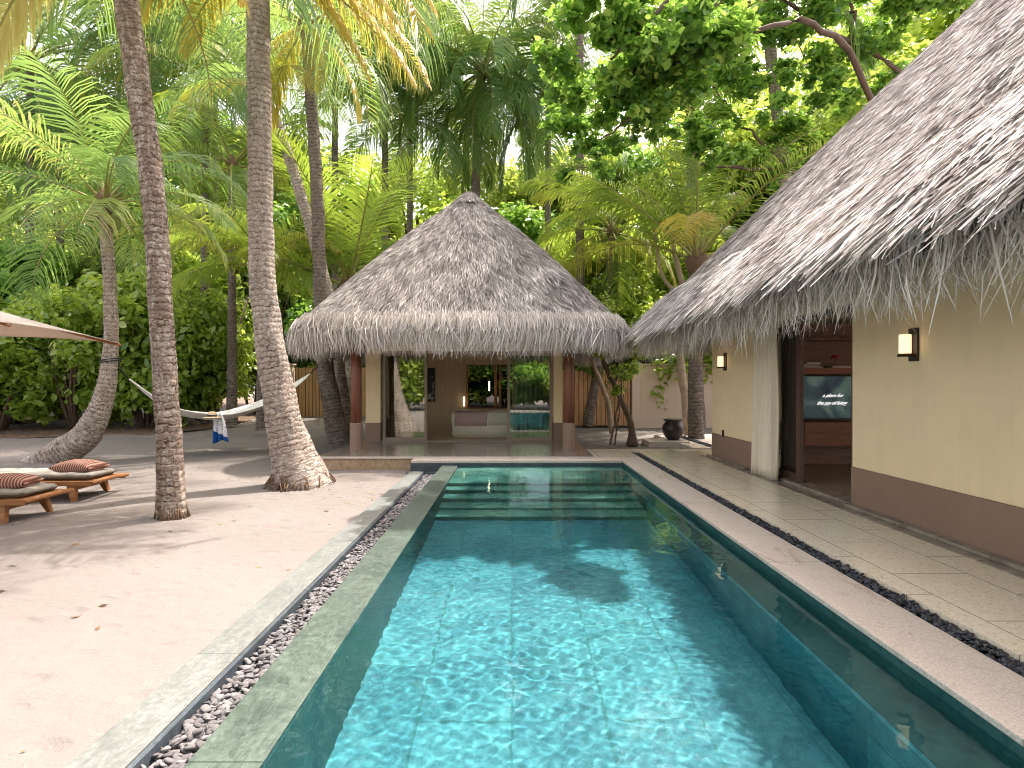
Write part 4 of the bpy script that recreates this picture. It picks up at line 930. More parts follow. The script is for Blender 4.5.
# big broad-leaved tree reaching over from the right: branches and clumps placed where they stand
big = thing('spreading_tree', 'large broad-leaved tree spreading its thick brown branches above the villa roof', 'tree', (11.2, 15.6, -.2))
rng = np.random.default_rng(401)
mb = MB(); hub = Vector((10.4, 15.6, 8.0))
mb.tube([(11.2, 15.6, -.4), (10.9, 15.6, 3), hub], [.36, .28, .24], 14)
def limb(pts, r0, r1):
    q = spline(pts, 26); q += rng.normal(0, .035, q.shape); mb.tube(q, np.linspace(r0, r1, 26) * .7, 9); return q
LB = [limb([hub, P(925, 105, 15.0), P(895, 68, 14.60), P(850, 42, 14.00), P(800, 12, 13.50), P(765, -20, 13.00)], .10, .055),
      limb([hub, P(870, 180, 16.00), P(790, 172, 15.60), P(700, 163, 15.21)], .14, .05),
      limb([hub, P(990, 20, 14.5), P(960, -90, 13), P(760, -70, 10.8), P(660, 10, 10.30), P(610, 60, 10.45)], .16, .03),
      limb([hub, (6.5, 11.5, 8.6), (4.0, 10.8, 8.0), (2.3, 11.5, 7.8)], .12, .02),
      limb([P(850, 42, 14.00), P(853, 0, 14.00), P(850, -60, 13.79)], .07, .03),
      limb([P(760, -60, 10.53), P(680, 60, 11.08), P(640, 110, 11.39), P(600, 140, 11.54)], .07, .02),
      limb([P(790, 172, 15.60), P(740, 120, 15.21), P(700, 70, 15.00)], .06, .02)]
mb.build('trunk', TREEBARK, big)
cs, rs = [], []
for (u, v, Y, r) in [(590, 75, 13.4, .75), (600, 120, 13.8, .7), (625, 45, 13.3, .8), (640, 95, 13.8, .75), (650, 15, 13.2, .8), (700, 5, 13.4, .8), (690, -30, 13.2, .9), (745, 20, 14, .75), (770, 60, 14.5, .8), (740, 90, 15, .7), (800, 90, 14.8, .85), (850, 100, 15, .7),
    (830, 20, 14.5, .85), (880, 10, 14.6, .8), (910, -20, 14.2, .9), (930, 5, 14, .7), (780, -20, 13.5, .9), (840, -50, 14, 1), (760, 140, 15.5, .6), (720, 150, 15.6, .45), (820, 150, 15.8, .55), (600, 165, 14.5, .5), (640, 150, 15, .5), (565, 110, 14, .5), (880, 60, 15.5, .6), (700, 120, 15.4, .45), (575, 150, 14.3, .4), (960, -40, 13.5, .9)]:
    c = P(u, v, 15.3 if (u <= 605 and v >= 110) else Y * (1.0 if u > 735 else .8))
    if u <= 605 and v >= 110: r *= 1.25
    for k in range(8):
        cs.append(np.array(c) + rng.normal(0, .72, 3) * r); rs.append(r * rng.uniform(.2, .75) * .85)
for (x, y, z, r) in [(3.5, 11.0, 7.9, .8), (2.6, 11.4, 7.8, .75), (3.1, 11.9, 8.1, .8), (2.3, 11.6, 7.6, .7), (1.2, 11.9, 7.9, .55), (2.9, 11.3, 7.2, .6), (3.6, 9.0, 8.3, .5), (1.8, 10.6, 8.1, .4)]:
    for k in range(5): cs.append(np.array((x, y, z)) + rng.normal(0, .4, 3) * r); rs.append(r * rng.uniform(.35, .8))
V, Fq, A = leaves(36000, cs, rs, .185, rng, aspect=.62, bias=.2, shell=.05, tone_sp=.28); npm('crown', V, Fq, LEAF_B, big, attr=A)

# small trees in the gap right of the pavilion
def small_tree(label, legs, cl, mat, n, size, seed, group=None, nm='garden_tree'):
    rng = np.random.default_rng(seed); t = thing(nm, label, 'small tree', tuple(legs[0][0][0]), 0, group); mb = MB()
    for pts, r0, r1 in legs: q = spline(pts, 18); q[1:] += rng.normal(0, .012, q[1:].shape); mb.tube(q, np.linspace(r0, r1, 18), 9)
    mb.build('trunk', mat, t)
    V, Fq, A = leaves(n, [list(P(*c[:3])) for c in cl], [c[3] for c in cl], size, rng, shell=.2); npm('crown', V, Fq, LEAF_A, t, attr=A)
small_tree('small leaning tree with forked mossy trunk in front of the board fence', [([P(634, 441, 15), P(628, 415, 15), P(614, 385, 15), P(604, 362, 15), P(595, 335, 15)], .09, .05), ([P(614, 385, 15), P(622, 362, 15), P(624, 330, 15)], .04, .02)],
    [(620, 372, 14.6, .28), (634, 368, 14.5, .24), (600, 350, 14.8, .35), (640, 350, 14.8, .4), (618, 388, 14.5, .16)], TREEBARK, 1300, .11, 501)
small_tree('thin three-stemmed sapling planted in the sand beside the pavilion post', [([P(610, 445, 14.4), P(616, 415, 14.4), P(620, 385, 14.4)], .028, .018), ([P(614, 445, 14.3), P(620, 405, 14.3), P(622, 370, 14.3)], .025, .015)],
    [(617, 392, 14.3, .15), (626, 376, 14.3, .2)], TREEBARK, 330, .10, 502)
small_tree('pale twisted trunk in front of the wooden board fence', [([P(612, 433, 16.5), P(607, 400, 16.5), P(600, 380, 16.5), P(590, 355, 16.5), P(585, 320, 16.5)], .085, .05)],
    [(585, 330, 16.5, .6), (600, 310, 16.8, .6)], PALEBARK, 900, .12, 503)
small_tree('pale reddish trunk leaning against the sky, beside the dark-trunked palm', [([P(690, 439, 17.0), P(686, 400, 17), P(681, 365, 17), P(684, 300, 17), P(672, 240, 17)], .16, .07), ([P(684, 300, 17), P(660, 270, 17), P(655, 210, 17)], .07, .03)],
    [(665, 220, 17, .8), (650, 190, 17.4, .8), (680, 200, 17.6, .7)], PALEBARK, 2200, .14, 504)
# ------------------------------------------------------------------ garden walls and fences
def fence(name, label, x0, x1, y, z0, z1, cat='fence'):
    t = thing(name, label, cat, (x0, y, z0)); mb = MB()
    n = max(2, int((x1 - x0) / .16)); w = (x1 - x0) / n
    for i in range(n): mb.box(x0 + i * w + .004, x0 + (i + 1) * w - .004, y, y + .025 + .006 * (i % 2), z0 + .06, z1 - random.uniform(0, .02))
    o = mb.build('board_panel', PLANKS, t)
    for x in (x0 - .05, x1 - .05): MB().box(x, x + .1, y + .035, y + .13, z0 - .1, z1 + .03).build('post', TREEBARK, t, bevel=.006)
    for z in (z0 + .3, z1 - .3): MB().box(x0 + .06, x1 - .06, y + .035, y + .08, z, z + .09).build('rail', TEAK, t)
    return t
fence('board_fence', 'orange-brown vertical board fence between the pavilion post and the pale garden wall', 1.6, 4.25, 20.45, -.05, 2.0)
fence('board_fence', 'orange-brown board fence at the far left of the pavilion, behind the palm trunks', -9.9, -6.2, 26.0, -.05, 2.25)
gw = thing('garden_wall', 'smooth pale beige rendered garden wall behind the black pot', 'wall', (4.3, 20.4, -.1))
mb = MB().box(4.62, 12.6, 20.45, 20.7, -.2, 2.16); mb.build('render', BEIGE, gw, bevel=.015)
MB().box(4.3, 4.6, 20.35, 20.75, -.2, 2.28).build('pier', BEIGE, gw, bevel=.015)
MB().box(4.605, 12.65, 20.40, 20.75, 2.165, 2.23).build('capping', BEIGE, gw, bevel=.01)
gp = thing('fence_pier', 'pale rendered pier left of the distant board fence', 'pier', (-10.3, 26, -.1))
MB().box(-10.35, -10.0, 25.9, 26.25, -.2, 2.35).build('shaft', BEIGE, gp, bevel=.015); MB().box(-10.39, -9.96, 25.86, 26.29, 2.355, 2.42).build('cap', BEIGE, gp, bevel=.01)

# ------------------------------------------------------------------ pot and stump
pt = P(670, 438, 15.3)
pot = thing('pot', 'round black glazed pot standing on a stone slab by the garden path', 'pot', (pt.x, 15.0, 0)); 
MB().lathe((pt.x, 15.0, .03), [(.0, 0), (.13, 0), (.21, .08), (.27, .2), (.285, .3), (.26, .4), (.21, .455), (.22, .50), (.26, .53), (.25, .55), (.19, .50), (.18, .44), (.0, .43)], 30).build('vessel', POT, pot)
MB().lathe((pt.x, 15.0, .03), [(.0, .437), (.175, .437), (.17, .432), (0, .43)], 20).build('soil', LITTER, pot)
sl = MB().box(pt.x - .75, pt.x + .3, 14.55, 15.4, -.13, .027).build('stone_slab', COPING, bevel=.012); tag(sl, 'low pale stone slab under the black pot', 'slab')
bp = P(631, 447, 14.9)
bo = MB().lathe((bp.x, 14.75, -.12), [(0, 0), (.14, 0), (.16, .08), (.13, .2), (.10, .3), (.115, .34), (0, .33)], 14).build('tree_stump', TREEBARK); tag(bo, 'small brown stump at the foot of the leaning garden tree', 'stump')
# garden path light near the villa corner

# ------------------------------------------------------------------ wall lamps
SHADE = M_emit('lamp_shade_glow', (1, .70, .40), .34)
def lamp(label, y, z, s=1.0):
    x = XW - .001; t = thing('wall_lamp', label, 'wall lamp', (x, y, z), 0, 'bronze wall lamps on the villa')
    MB().box(x - .022, x, y - .065 * s, y + .065 * s, z - .17 * s, z + .17 * s).build('back_plate', BRONZE, t, bevel=.003)
    MB().box(x - .17 * s, x - .024, y - .02, y + .02, z - .125 * s, z - .105 * s).lathe((x - .10 * s, y, z - .104 * s), [(0, 0), (.062 * s, 0), (.062 * s, .012), (0, .012)], 20).build('bracket', BRONZE, t)
    MB().lathe((x - .10 * s, y, z - .09 * s), [(.052 * s, 0), (.055 * s, .003), (.055 * s, .19 * s), (.05 * s, .195 * s), (.0, .195 * s)], 24).build('shade', SHADE, t)
    return t
lamp('lit bronze wall lamp with cream cylinder shade on the long blank wall nearest the camera', 5.86, 1.905)
lamp('lit bronze wall lamp on the narrow rounded wall beyond the curtain', 11.05, 1.93)

# ------------------------------------------------------------------ villa interior seen through the opening
def curtain(label, x, y0, y1, z0, z1, folds, amp, axis='y', group=None, gather=0, mat=None):
    n = folds * 10; vs = []; rows = 14
    for r in range(rows + 1):
        z = z0 + (z1 - z0) * r / rows; f = r / rows
        for i in range(n + 1):
            t = i / n; sh = 1 - gather * math.sin(math.pi * min(1, (1 - f) * 1.1)) * .5
            p = y0 + (y1 - y0) * (.5 + (t - .5) * sh); a = amp * (.75 + .35 * math.sin(3 * f + t * 9)) * math.sin(t * folds * 2 * pi + .6 * math.sin(f * 4 + t * 5)) + .01 * math.sin(t * 37 + f * 3)
            vs.append((x + a, p, z) if axis == 'y' else (p, x + a, z))
    mb = MB().add(vs, [(r * (n + 1) + i, r * (n + 1) + i + 1, (r + 1) * (n + 1) + i + 1, (r + 1) * (n + 1) + i) for r in range(rows) for i in range(n)], 0, True)
    o = mb.build('curtain', mat or CURT); tag(o, label, 'curtain', group); s = o.modifiers.new('t', 'SOLIDIFY'); s.thickness = .004
    return o
curtain('off-white linen curtain gathered at the villa doorway', 4.04, 8.72, 9.5, .015, 2.55, 7, .05, 'y')
cab = thing('media_cabinet', 'dark wooden cabinet wall inside the villa doorway with shelf and drawers', 'cabinet', (6.6, 10.6, .03))
cx0, cx1, cy = 5.02, 8.3, 10.1
def cz(v): return 1.5 - (v - 384) / F * cy
mb = MB().box(cx0, cx1, cy + .40, cy + .45, .03, 2.6); mb.build('back_panel', CABW, cab)
for xx in (cx0, cx1 - .05): MB().box(xx, xx + .05, cy, cy + .399, .03, 2.6).build('side_panel', CABW, cab)
MB().box(cx0 + .051, cx1 - .051, cy - .02, cy + .399, cz(375) + .01, cz(368)).build('shelf', REDW, cab, bevel=.004)
MB().box(cx0 + .051, cx1 - .051, cy - .02, cy + .399, cz(340), cz(338)).build('shelf', CABW, cab, bevel=.004)
MB().box(cx0 + .14, cx1 - .2, cy - .01, cy + .39, cz(446), cz(422)).build('drawer_unit', REDW, cab, bevel=.004)
for (a, b) in ((cz(433) + .006, cz(423)), (cz(445), cz(434))):
    for xa, xb in ((cx0 + .16, 6.68), (6.7, 7.9)):
        d = MB().box(xa, xb, cy - .03, cy - .012, a, b).build('drawer', REDW, cab, bevel=.003)
        MB().lathe((0, 0, 0), [(0, 0), (.016, 0), (.018, .02), (0, .024)], 10).build('knob', FRAMEW, d).matrix_local = Matrix.Translation(((xa + xb) / 2 - offset(d)[0] + (0 if xa > 6.6 else -.25), cy - .03 - offset(d)[1], (a + b) / 2 - offset(d)[2])) @ Euler((R(90), 0, 0)).to_matrix().to_4x4()
tv = thing('television', 'switched-on wide television with white handwriting on a dark green picture', 'television', (5.9, cy, 1.2))
tx0, tx1, tz0, tz1 = P(798, 0, cy).x, P(798, 0, cy).x + 1.42, cz(419), cz(375.5)
MB().box(tx0, tx1, cy - .07, cy - .03, tz0, tz1).build('casing', BRONZE, tv, bevel=.004)
sm = Mat('screen_picture', .25); g = sm.geo((1, 1, 1)); n = sm.noise(g, 1.7, 3, .5, 1.2)
c = sm.ramp(n, [(.3, (.012, .022, .035)), (.5, (.03, .06, .065)), (.62, (.09, .14, .12)), (.7, (.03, .05, .06))]); sm.base(c)
sm.nt.links.new(c, sm.b.inputs['Emission Color']); sm.b.inputs['Emission Strength'].default_value = .14
scr = MB().box(tx0 + .02, tx1 - .02, cy - .0725, cy - .0705, tz0 + .02, tz1 - .02).build('screen', sm.m, tv)
WHITE = M_emit('screen_lettering', (.9, .9, .9), .3)
def text(s, size, loc, parent, m, shear=.0, name='lettering'):
    cu = bpy.data.curves.new(name, 'FONT'); cu.body = s; cu.size = size; cu.align_x = 'CENTER'; cu.shear = shear; cu.extrude = .001; cu.offset = .0004; cu.space_character = .95
    o = bpy.data.objects.new(name, cu); COL.objects.link(o); bpy.context.view_layer.update()
    me = bpy.data.meshes.new_from_object(o.evaluated_get(bpy.context.evaluated_depsgraph_get())); bpy.data.objects.remove(o)
    me.materials.clear(); q = bpy.data.objects.new(name, me); COL.objects.link(q); me.materials.append(m); q.parent = parent
    of = offset(parent); q.location = (loc[0] - of[0], loc[1] - of[1], loc[2] - of[2]); q.rotation_euler = (R(90), 0, 0); return q
text('a place for', .09, (P(830, 0, cy).x, cy - .076, cz(397)), scr, WHITE, .6)
text('the joy of living', .09, (P(829, 0, cy).x, cy - .076, cz(404.5)), scr, WHITE, .6)
BK = [plain('cream_cover', (.62, .58, .52), .7), plain('grey_cover', (.38, .35, .32), .7)]
PAGES = plain('paper_pages', (.7, .67, .6), .9)
def book(label, x, z, w, h, m, dy=0):
    t = thing('book', label, 'book', (x, cy + .12, z), 0, 'books lying on the cabinet shelf')
    MB().box(x, x + w, cy + .02 + dy, cy + .26, z, z + .004).box(x, x + w, cy + .02 + dy, cy + .26, z + h - .004, z + h).box(x, x + .006, cy + .02 + dy, cy + .26, z + .004, z + h - .004).build('cover', m, t)
    MB().box(x + .008, x + w - .006, cy + .026 + dy, cy + .255, z + .005, z + h - .005).build('pages', PAGES, t)
sz_ = cz(368) + .001; bx = P(804, 0, cy).x
book('wide pale book at the bottom of the left stack', bx, sz_, .36, .035, BK[0]); book('grey book in the middle of the left stack', bx - .03, sz_ + .036, .34, .03, BK[1], .02); book('short cream book on top of the left stack', bx + .08, sz_ + .067, .26, .035, BK[0], .03)
book('single pale book right of the left stack', P(833, 0, cy).x, sz_, .34, .04, BK[0])
RED = plain('red_flower', (.55, .03, .03), .6)
fl = thing('red_ornament', 'small red coral-like ornament on a thin stem on the cabinet shelf', 'ornament', (P(840, 0, cy).x, cy + .2, sz_ + .041))
fx = P(840, 0, cy).x; mb = MB()
for k in range(9): a = k * .7; mb.tube([(fx, cy + .15, sz_ + .18), (fx + .05 * math.cos(a), cy + .15 + .03 * math.sin(a), sz_ + .22), (fx + .085 * math.cos(a), cy + .15 + .05 * math.sin(a), sz_ + .2 + .05 * math.sin(a * 1.3))], [.018, .014, .006], 6)
mb.build('branches', RED, fl); MB().tube([(fx, cy + .15, sz_ + .041), (fx + .01, cy + .15, sz_ + .18)], .006, 6).lathe((fx, cy + .15, sz_ + .041), [(0, 0), (.04, 0), (.04, .012), (0, .014)], 12).build('stand', BRONZE, fl)

# ------------------------------------------------------------------ pavilion interior
curtain('sheer olive curtain hanging behind the left glass door of the pavilion', 15.2, -3.3, -2.35, .04, 2.52, 8, .05, 'x', None, 0, plain('olive_sheer', (.40, .36, .2), .9))
curtain('pale green curtain hanging behind the right glass door of the pavilion', 15.2, .05, 1.05, .04, 2.52, 8, .05, 'x', None, 0, plain('pale_green_sheer', (.42, .45, .36), .9))
bed = thing('bed', 'low bed with cream cover seen through the open pavilion doors', 'bed', (-.8, 16.2, .03))
bx0, bx1, by0, by1 = P(451, 0, 15.55).x, .35, 15.55, 17.45
WHITEC = plain('white_bedcover', (.80, .75, .66), .9, .05, 4, .2)
def drape(x0, x1, y0, y1, z0, z1, wav, name, m, th=.012):
    """cloth lying on the bed and hanging over its foot, with soft folds"""
    n = 40; vs = []; prof = [(y1, z1), ((y0 + y1) / 2, z1 + .006), (y0 + .07, z1 + .004), (y0 + .02, z1 - .012), (y0, z1 - .05), (y0 - .012, z1 - .2), (y0 - .02, z0)]
    for k, (yy, zz) in enumerate(prof):
        for i in range(n + 1): t = i / n; h = max(0, k - 3) / 3; vs.append((x0 + (x1 - x0) * t, yy - wav * h * (1 + math.sin(t * 31 + k)) , zz + .006 * math.sin(t * 17 + k * 2)))
    o = MB().add(vs, [(k * (n + 1) + i, k * (n + 1) + i + 1, (k + 1) * (n + 1) + i + 1, (k + 1) * (n + 1) + i) for k in range(len(prof) - 1) for i in range(n)], 0, True).build(name, m, bed)
    o.modifiers.new('t', 'SOLIDIFY').thickness = th; return o
MB().box(bx0 + .06, bx1 - .06, by0 + .08, by1, .035, .40).build('bed_base', WHITEC, bed, bevel=.02)
MB().box(bx0, bx1, by0, by1 - .01, .405, .70).build('mattress', WHITEC, bed, bevel=.09, segs=5)
drape(bx0 + .03, bx1 - .02, by0 + .02, by0 + .9, .10, .715, .010, 'bed_skirt', WHITEC)
drape(bx0 + .10, bx0 + .98, by0 - .012, by0 + .75, .36, .735, .006, 'throw', MAUVE)
drape(bx0 + 1.02, bx1 - .06, by0 - .012, by0 + .72, .38, .735, .006, 'folded_blanket', LINEN)
PENL = M_emit('pendant_glow', (1, .80, .50), .8)
def pendant(label, x, z):
    t = thing('hanging_light', label, 'lamp', (x, YP - .15, z), 0, 'slim lights beside the bed')
    MB().tube([(x, YP - .15, z - .13), (x, YP - .15, z + .16)], .02, 10).build('tube', PENL, t); MB().tube([(x, YP - .15, z + .161), (x, YP - .15, 2.548)], .004, 6).build('cord', ROPED, t)
pendant('slim lit hanging light in front of the smoked panel, right one', -.70, 1.42); pendant('slim lit hanging light left of the smoked panel, low', -1.47, .95)
pic = thing('picture', 'narrow dark framed picture with grey shapes on the pavilion panelling', 'picture', (-2.5, YP - .02, 1.5))
MB().box(-2.66, -2.38, YP - .03, YP - .001, .95, 2.0).build('frame', BRONZE, pic, bevel=.003)
am = Mat('picture_print', .6); am.base(am.ramp(am.noise(am.geo(), 3.6, 3), [(.5, (.02, .02, .02)), (.56, (.35, .33, .3))])); MB().box(-2.64, -2.40, YP - .033, YP - .031, .97, 1.98).build('print', am.m, pic)

# ------------------------------------------------------------------ parasol
par = thing('parasol', 'square pale canvas parasol with wooden ribs over the loungers', 'parasol', (-7.35, 6.3, -.26))
cxp, cyp, hs, zc, za = -7.35, 6.3, 1.78, 2.08, 2.86
def can(x, y):
    d = max(abs(x), abs(y)) / hs; o = min(abs(x), abs(y)) / hs
    return zc + (za - zc) * (1 - d) + .10 * d * d * (1 - (o / max(d, 1e-3)) ** 2) - .05 * math.sin(pi * d)
N = 24; vs = [(cxp + hs * (2 * i / N - 1), cyp + hs * (2 * j / N - 1), can(hs * (2 * i / N - 1), hs * (2 * j / N - 1))) for j in range(N + 1) for i in range(N + 1)]
ca = MB().add(vs, [(j * (N + 1) + i, j * (N + 1) + i + 1, (j + 1) * (N + 1) + i + 1, (j + 1) * (N + 1) + i) for j in range(N) for i in range(N)], 0, True)
CAN = Mat('parasol_canvas_translucent', .9, .1); CAN.base((.70, .63, .56)); tt = CAN.n('ShaderNodeBsdfTranslucent'); tt.inputs[0].default_value = (.75, .60, .45, 1)
mx = CAN.n('ShaderNodeMixShader'); mx.inputs[0].default_value = .3; CAN.nt.links.new(CAN.b.outputs[0], mx.inputs[1]); CAN.nt.links.new(tt.outputs[0], mx.inputs[2]); CAN.nt.links.new(mx.outputs[0], CAN.out.inputs[0])
co = ca.build('canopy', CAN.m, par); s = co.modifiers.new('t', 'SOLIDIFY'); s.thickness = .006
for k in range(8):
    a = k * pi / 4; e = hs * (math.sqrt(2) if k % 2 else 1) * 1.005
    ex_, ey_ = e * math.cos(a), e * math.sin(a); ze = can(ex_ * .99, ey_ * .99) - .02
    pts_ = [(cxp + ex_ * f, cyp + ey_ * f, can(ex_ * f * .99, ey_ * f * .99) - .035) for f in (.04, .3, .6, .85, 1.0)]
    rb = MB().tube(pts_, .017, 6).build('rib', TEAK, par)
    MB().tube([(cxp + .05 * math.cos(a), cyp + .05 * math.sin(a), 1.95), (cxp + ex_ * .45, cyp + ey_ * .45, can(ex_ * .45, ey_ * .45) - .05)], .014, 6).build('strut', TEAK, rb)
MB().tube([(cxp, cyp, -.05), (cxp, cyp, za + .02)], .035, 14).build('pole', TEAK, par); MB().lathe((cxp, cyp, za - .02), [(0, 0), (.05, 0), (.05, .05), (.02, .1), (0, .13)], 14).build('finial', TEAK, par)
MB().lathe((cxp, cyp, 1.9), [(.036, 0), (.07, 0), (.07, .09), (.036, .09)], 14).build('hub', TEAK, par)
MB().lathe((cxp, cyp, -.27), [(0, 0), (.3, 0), (.3, .06), (.08, .09), (.06, .3), (0, .3)], 24).build('base', BRONZE, par)

# ------------------------------------------------------------------ loungers
def lounger(label, cy_, xr, rz=0):
    """xr: right hand (foot) end; body runs towards -x"""
    t = thing('sun_lounger', label, 'sun lounger', (xr, cy_, -.255), rz, 'wooden sun loungers on the sand'); X0 = -2.05
    def B(*a): return MB().box(*a)
    m = MB()
    n = 16
    for i in range(n):   # slatted deck
        x = -.10 - i * 1.86 / n; m.box(x - .095, x, -.35, .35, .285, .305)
    m.box(X0, -.02, -.385, -.352, .235, .305).box(X0, -.02, .352, .385, .235, .305)
    fr = _mb_build(m, 'deck', TEAK, t, None, .003)
    m = MB().tube([(.0, -.40, .285), (.0, -.15, .30), (.0, .15, .30), (.0, .40, .285)], [.028, .034, .034, .028], 10)
    _mb_build(m, 'end_rail', TEAK, t)
    for lx in (-.36, -1.75):
        m = MB().add([(lx - .035, -.34, .234), (lx + .035, -.34, .234), (lx + .035, .34, .234), (lx - .035, .34, .234), (lx - .035, -.34, .16), (lx + .035, -.34, .16), (lx + .035, .34, .16), (lx - .035, .34, .16)], [(0, 1, 2, 3), (7, 6, 5, 4), (0, 4, 5, 1), (1, 5, 6, 2), (2, 6, 7, 3), (3, 7, 4, 0)])
        _mb_build(m, 'cross_rail', TEAK, t, None, .004)
        for ly in (-.31, .31):
            sgn = 1 if ly > 0 else -1; tz, bz = .233, -.01; w0, w1 = .06, .028; ox = .07 if lx > -1 else -.07; oy = .06 * sgn
            vs = [(lx + a * w0, ly + b * .045, tz) for a, b in ((-1, -1), (1, -1), (1, 1), (-1, 1))] + [(lx + ox + a * w1, ly + oy + b * .03, bz) for a, b in ((-1, -1), (1, -1), (1, 1), (-1, 1))]
            _mb_build(MB().add(vs, [(0, 1, 2, 3), (7, 6, 5, 4), (0, 4, 5, 1), (1, 5, 6, 2), (2, 6, 7, 3), (3, 7, 4, 0)]), 'leg', TEAK, t, None, .006)
    # mattress: soft edges, slightly raised where the foot end folds
    n1, n2 = 30, 12; vs = []
    for top in (1, 0):
        for i in range(n1 + 1):
            for j in range(n2 + 1):
                a, b = i / n1, j / n2; ed = min(min(a, 1 - a) * 14, min(b, 1 - b) * 7, 1); pf = math.sqrt(max(0, 1 - (1 - ed) ** 2))
                zz = .308 + .05 + (.055 if top else -.048) * pf + .008 * math.sin(a * 40 + b * 3) * pf * top
                vs.append((-.10 - a * 1.85, -.33 + .66 * b, zz))
    k = (n1 + 1) * (n2 + 1); fs = []
    for q in (0, 1):
        for i in range(n1):
            for j in range(n2): a = q * k + i * (n2 + 1) + j; fs.append((a, a + 1, a + n2 + 2, a + n2 + 1))
    bd = [(0, j) for j in range(n2 + 1)] + [(i, n2) for i in range(1, n1 + 1)] + [(n1, j) for j in range(n2 - 1, -1, -1)] + [(i, 0) for i in range(n1 - 1, 0, -1)]
    for q in range(len(bd)): a = bd[q][0] * (n2 + 1) + bd[q][1]; b = bd[(q + 1) % len(bd)][0] * (n2 + 1) + bd[(q + 1) % len(bd)][1]; fs.append((a, b, b + k, a + k))
    _mb_build(MB().add(vs, fs, 0, True), 'mattress', CUSH, t)
    return t
def pillow(label, x, y, z, rz, w=.62, d=.42, h=.17, tilt=0):
    n = 16; vs = []
    for sgn in (1, -1):
        for i in range(n + 1):
            for j in range(n + 1):
                a, b = 2 * i / n - 1, 2 * j / n - 1; pf = ((1 - a * a) * (1 - b * b)) ** .42; pin = 1 - .10 * (1 - abs(a)) * abs(b) - 0
                px = a * (1 - .08 * (1 - b * b) * abs(a)) ; py = b * (1 - .08 * (1 - a * a) * abs(b))
                vs.append((px * w / 2, py * d / 2, sgn * h / 2 * pf))
    k = (n + 1) ** 2; fs = []
    for q in (0, 1):
        for i in range(n):
            for j in range(n): a = q * k + i * (n + 1) + j; fs.append((a, a + 1, a + n + 2, a + n + 1))
    m = MB().add(vs, fs, 0, True); o = _mb_build(m, 'cushion', STRIPE); o.location = (x, y, z); o.rotation_euler = (tilt, 0, rz)
    bm = bmesh.new(); bm.from_mesh(o.data); bmesh.ops.remove_doubles(bm, verts=bm.verts, dist=.0005); bmesh.ops.recalc_face_normals(bm, faces=bm.faces); bm.to_mesh(o.data); bm.free()
    return tag(o, label, 'cushion', 'striped cushions on the loungers')
lounger('teak sun lounger with grey mattress, the nearer one, cut by the left edge', 7.5, -6.08, R(2)); lounger('teak sun lounger with grey mattress, the farther one beside the leaning palm', 8.85, -6.24, R(1))
pillow('red-brown striped cushion lying on the nearer lounger', -6.62, 7.45, .215, R(12), .66, .44, .23); pillow('red-brown striped cushion lying on the farther lounger', -6.72, 8.85, .215, R(-4), .66, .44, .23)

# ------------------------------------------------------------------ hammock
hm = thing('hammock', 'white net hammock slung between the curved palm and the slim veranda palm', 'hammock', tuple(P(215, 425, 14.2)))
pA, pB = P(129, 379, 13.1), P(310, 374, 15.3); ctl = [pA, P(150, 397, 13.3), P(172, 411, 13.6), P(200, 417, 13.95), P(228, 417, 14.3), P(265, 405, 14.75), P(290, 390, 15.05), pB]
mid = spline(ctl, 41); vs = []; nw = 12
for i, p in enumerate(mid):
    f = i / 40; wd = .03 + .62 * math.sin(pi * min(max((f - .02) / .96, 0), 1)) ** .8
    for j in range(nw + 1):
        b = 2 * j / nw - 1; n2 = np.array([-.65, .76, 0]) if True else 0
        vs.append(tuple(p + n2 * wd * b + np.array([0, 0, 1]) * (.16 * b * b * math.sin(pi * f) - .05 * math.sin(pi * f))))
HN = Mat('hammock_net', .95, .1); HN.base(HN.mix(HN.ramp(HN.vor(HN.geo(), 30), [(.2, (0, 0, 0)), (.45, (1, 1, 1))]), (.50, .49, .46), (.74, .72, .68))); HN.bump(HN.vor(HN.geo(), 30), .8, .01)
o = MB().add(vs, [(i * (nw + 1) + j, i * (nw + 1) + j + 1, (i + 1) * (nw + 1) + j + 1, (i + 1) * (nw + 1) + j) for i in range(40) for j in range(nw)], 0, True).build('net', HN.m, hm)
s = o.modifiers.new('t', 'SOLIDIFY'); s.thickness = .012
for jj in (0, nw): MB().tube([vs[i * (nw + 1) + jj] for i in range(41)], .012, 6).build('edge_rope', ROPEW, hm)
tA = P(111, 362, 12.9); tB = P(326, 358, 15.5)
MB().tube([pA, P(122, 371, 13.0), tuple(tA + Vector((.12, .05, 0)))], .014, 6).tube([tuple(tA + Vector((.20 * math.cos(a), .20 * math.sin(a), .03 * math.cos(a)))) for a in np.linspace(0, 6.28, 20)], .014, 6, caps=False).tube([tuple(tA + Vector((.20 * math.cos(a), .20 * math.sin(a), .05 + .03 * math.cos(a)))) for a in np.linspace(0, 6.28, 20)], .014, 6, caps=False).build('tie_rope', ROPED, hm)
MB().tube([pB, P(317, 367, 15.35), tuple(tB + Vector((-.15, -.1, 0)))], .016, 6).tube([tuple(tB + Vector((.24 * math.cos(a), .24 * math.sin(a), -.03 * math.cos(a)))) for a in np.linspace(0, 6.28, 20)], .016, 6, caps=False).build('tie_rope', ROPED, hm)
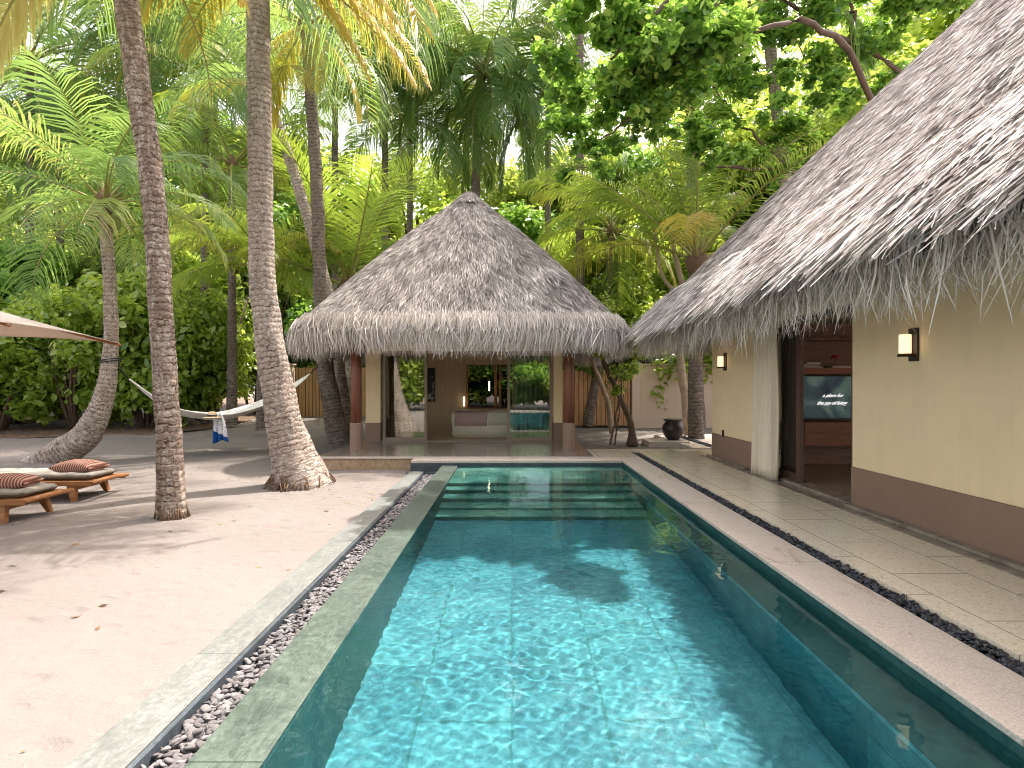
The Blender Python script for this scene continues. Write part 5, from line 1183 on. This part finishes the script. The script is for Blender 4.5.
# hat and scarf on the hammock
hp = P(212, 418.0, 13.1); hat = thing('straw_hat', 'straw hat with black band resting on the hammock above the scarf', 'hat', tuple(hp))
MB().lathe(tuple(hp), [(.0, .15), (.06, .145), (.09, .11), (.10, .035), (.19, .015), (.195, .005), (.1, .022)], 24).build('straw', STRAWHAT, hat)
MB().lathe(tuple(hp), [(.103, .035), (.103, .075), (.100, .078), (.100, .03)], 24).build('band', ROPED, hat)
sc = Mat('patterned_scarf', .9, .1); zz = sc.n('ShaderNodeSeparateXYZ'); sc.set(zz.inputs[0], sc.coord('Object')); vv = sc.vor(sc.coord('Object'), 26)
wh = sc.mix(sc.ramp(vv, [(.25, (0, 0, 0)), (.4, (1, 1, 1))]), (.12, .22, .42), (.72, .72, .72))
sc.base(sc.mix(sc.ramp(sc.math('ADD', sc.math('MULTIPLY', zz.outputs[2], 1.0), sc.math('MULTIPLY', zz.outputs[0], .5)), [(.0, (1, 1, 1)), (.02, (0, 0, 0))]), wh, (.015, .07, .26)))
sp = P(216.5, 432, 13.25); vs = []; NX, NZ = 22, 18
for r in range(NZ + 1):
    f = r / NZ
    for i in range(NX + 1):
        t = i / NX; wd = .22 + .16 * f; z = .44 - .72 * f * (.86 + .10 * math.sin(t * 5 + 1) + .14 * (t if t > .45 else .25 - t * .5))
        vs.append((wd * (t - .5) + .12 * f + .02 * math.sin(f * 5), .035 * math.sin(t * 19 + f * 2) * (.4 + f) - .03 * f, z))
so = _mb_build(MB().add(vs, [(r * (NX + 1) + i, r * (NX + 1) + i + 1, (r + 1) * (NX + 1) + i + 1, (r + 1) * (NX + 1) + i) for r in range(NZ) for i in range(NX)], 0, True), 'scarf', sc.m)
so.location = tuple(sp); so.modifiers.new('t', 'SOLIDIFY').thickness = .006; tag(so, 'white patterned scarf with deep blue tips hanging over the hammock', 'scarf')

# ------------------------------------------------------------------ dry leaves and bits lying on the sand
rng = np.random.default_rng(77); n = 420
x = rng.uniform(-12, -2.1, n); y = np.concatenate([rng.uniform(2.4, 12, n // 2), rng.uniform(8, 19, n - n // 2)])
k_ = (y < 11.4) | (x < -4.2); x, y = x[k_], y[k_]; n = len(x)
s_ = rng.uniform(.012, .05, n); a_ = rng.uniform(0, 6.28, n); zz = np.array([gz(p, q) for p, q in zip(x, y)]) + .035 * 0 + .018 * (np.sin(x * 1.7 + y * .6) + np.sin(y * 2.3 - x * .8)) * (x < -2.2) + .006
cx_ = np.stack([np.cos(a_), np.sin(a_), rng.uniform(-.1, .25, n)], 1) * s_[:, None]; cy_ = np.stack([-np.sin(a_), np.cos(a_), rng.uniform(0, .5, n)], 1) * s_[:, None] * .45
p = np.stack([x, y, zz], 1)
V = np.stack([p - cx_, p + cy_, p + cx_, p - cy_ * .7], 1).reshape(-1, 3)
o = npm('fallen_leaves', V, np.arange(4 * n).reshape(n, 4), leafmat('dead_leaf', [(0, (.06, .03, .015)), (.6, (.20, .11, .05)), (1, (.36, .24, .12))], .1, .8), attr=np.repeat(rng.uniform(0, 1, n), 4)); o['kind'] = 'stuff'
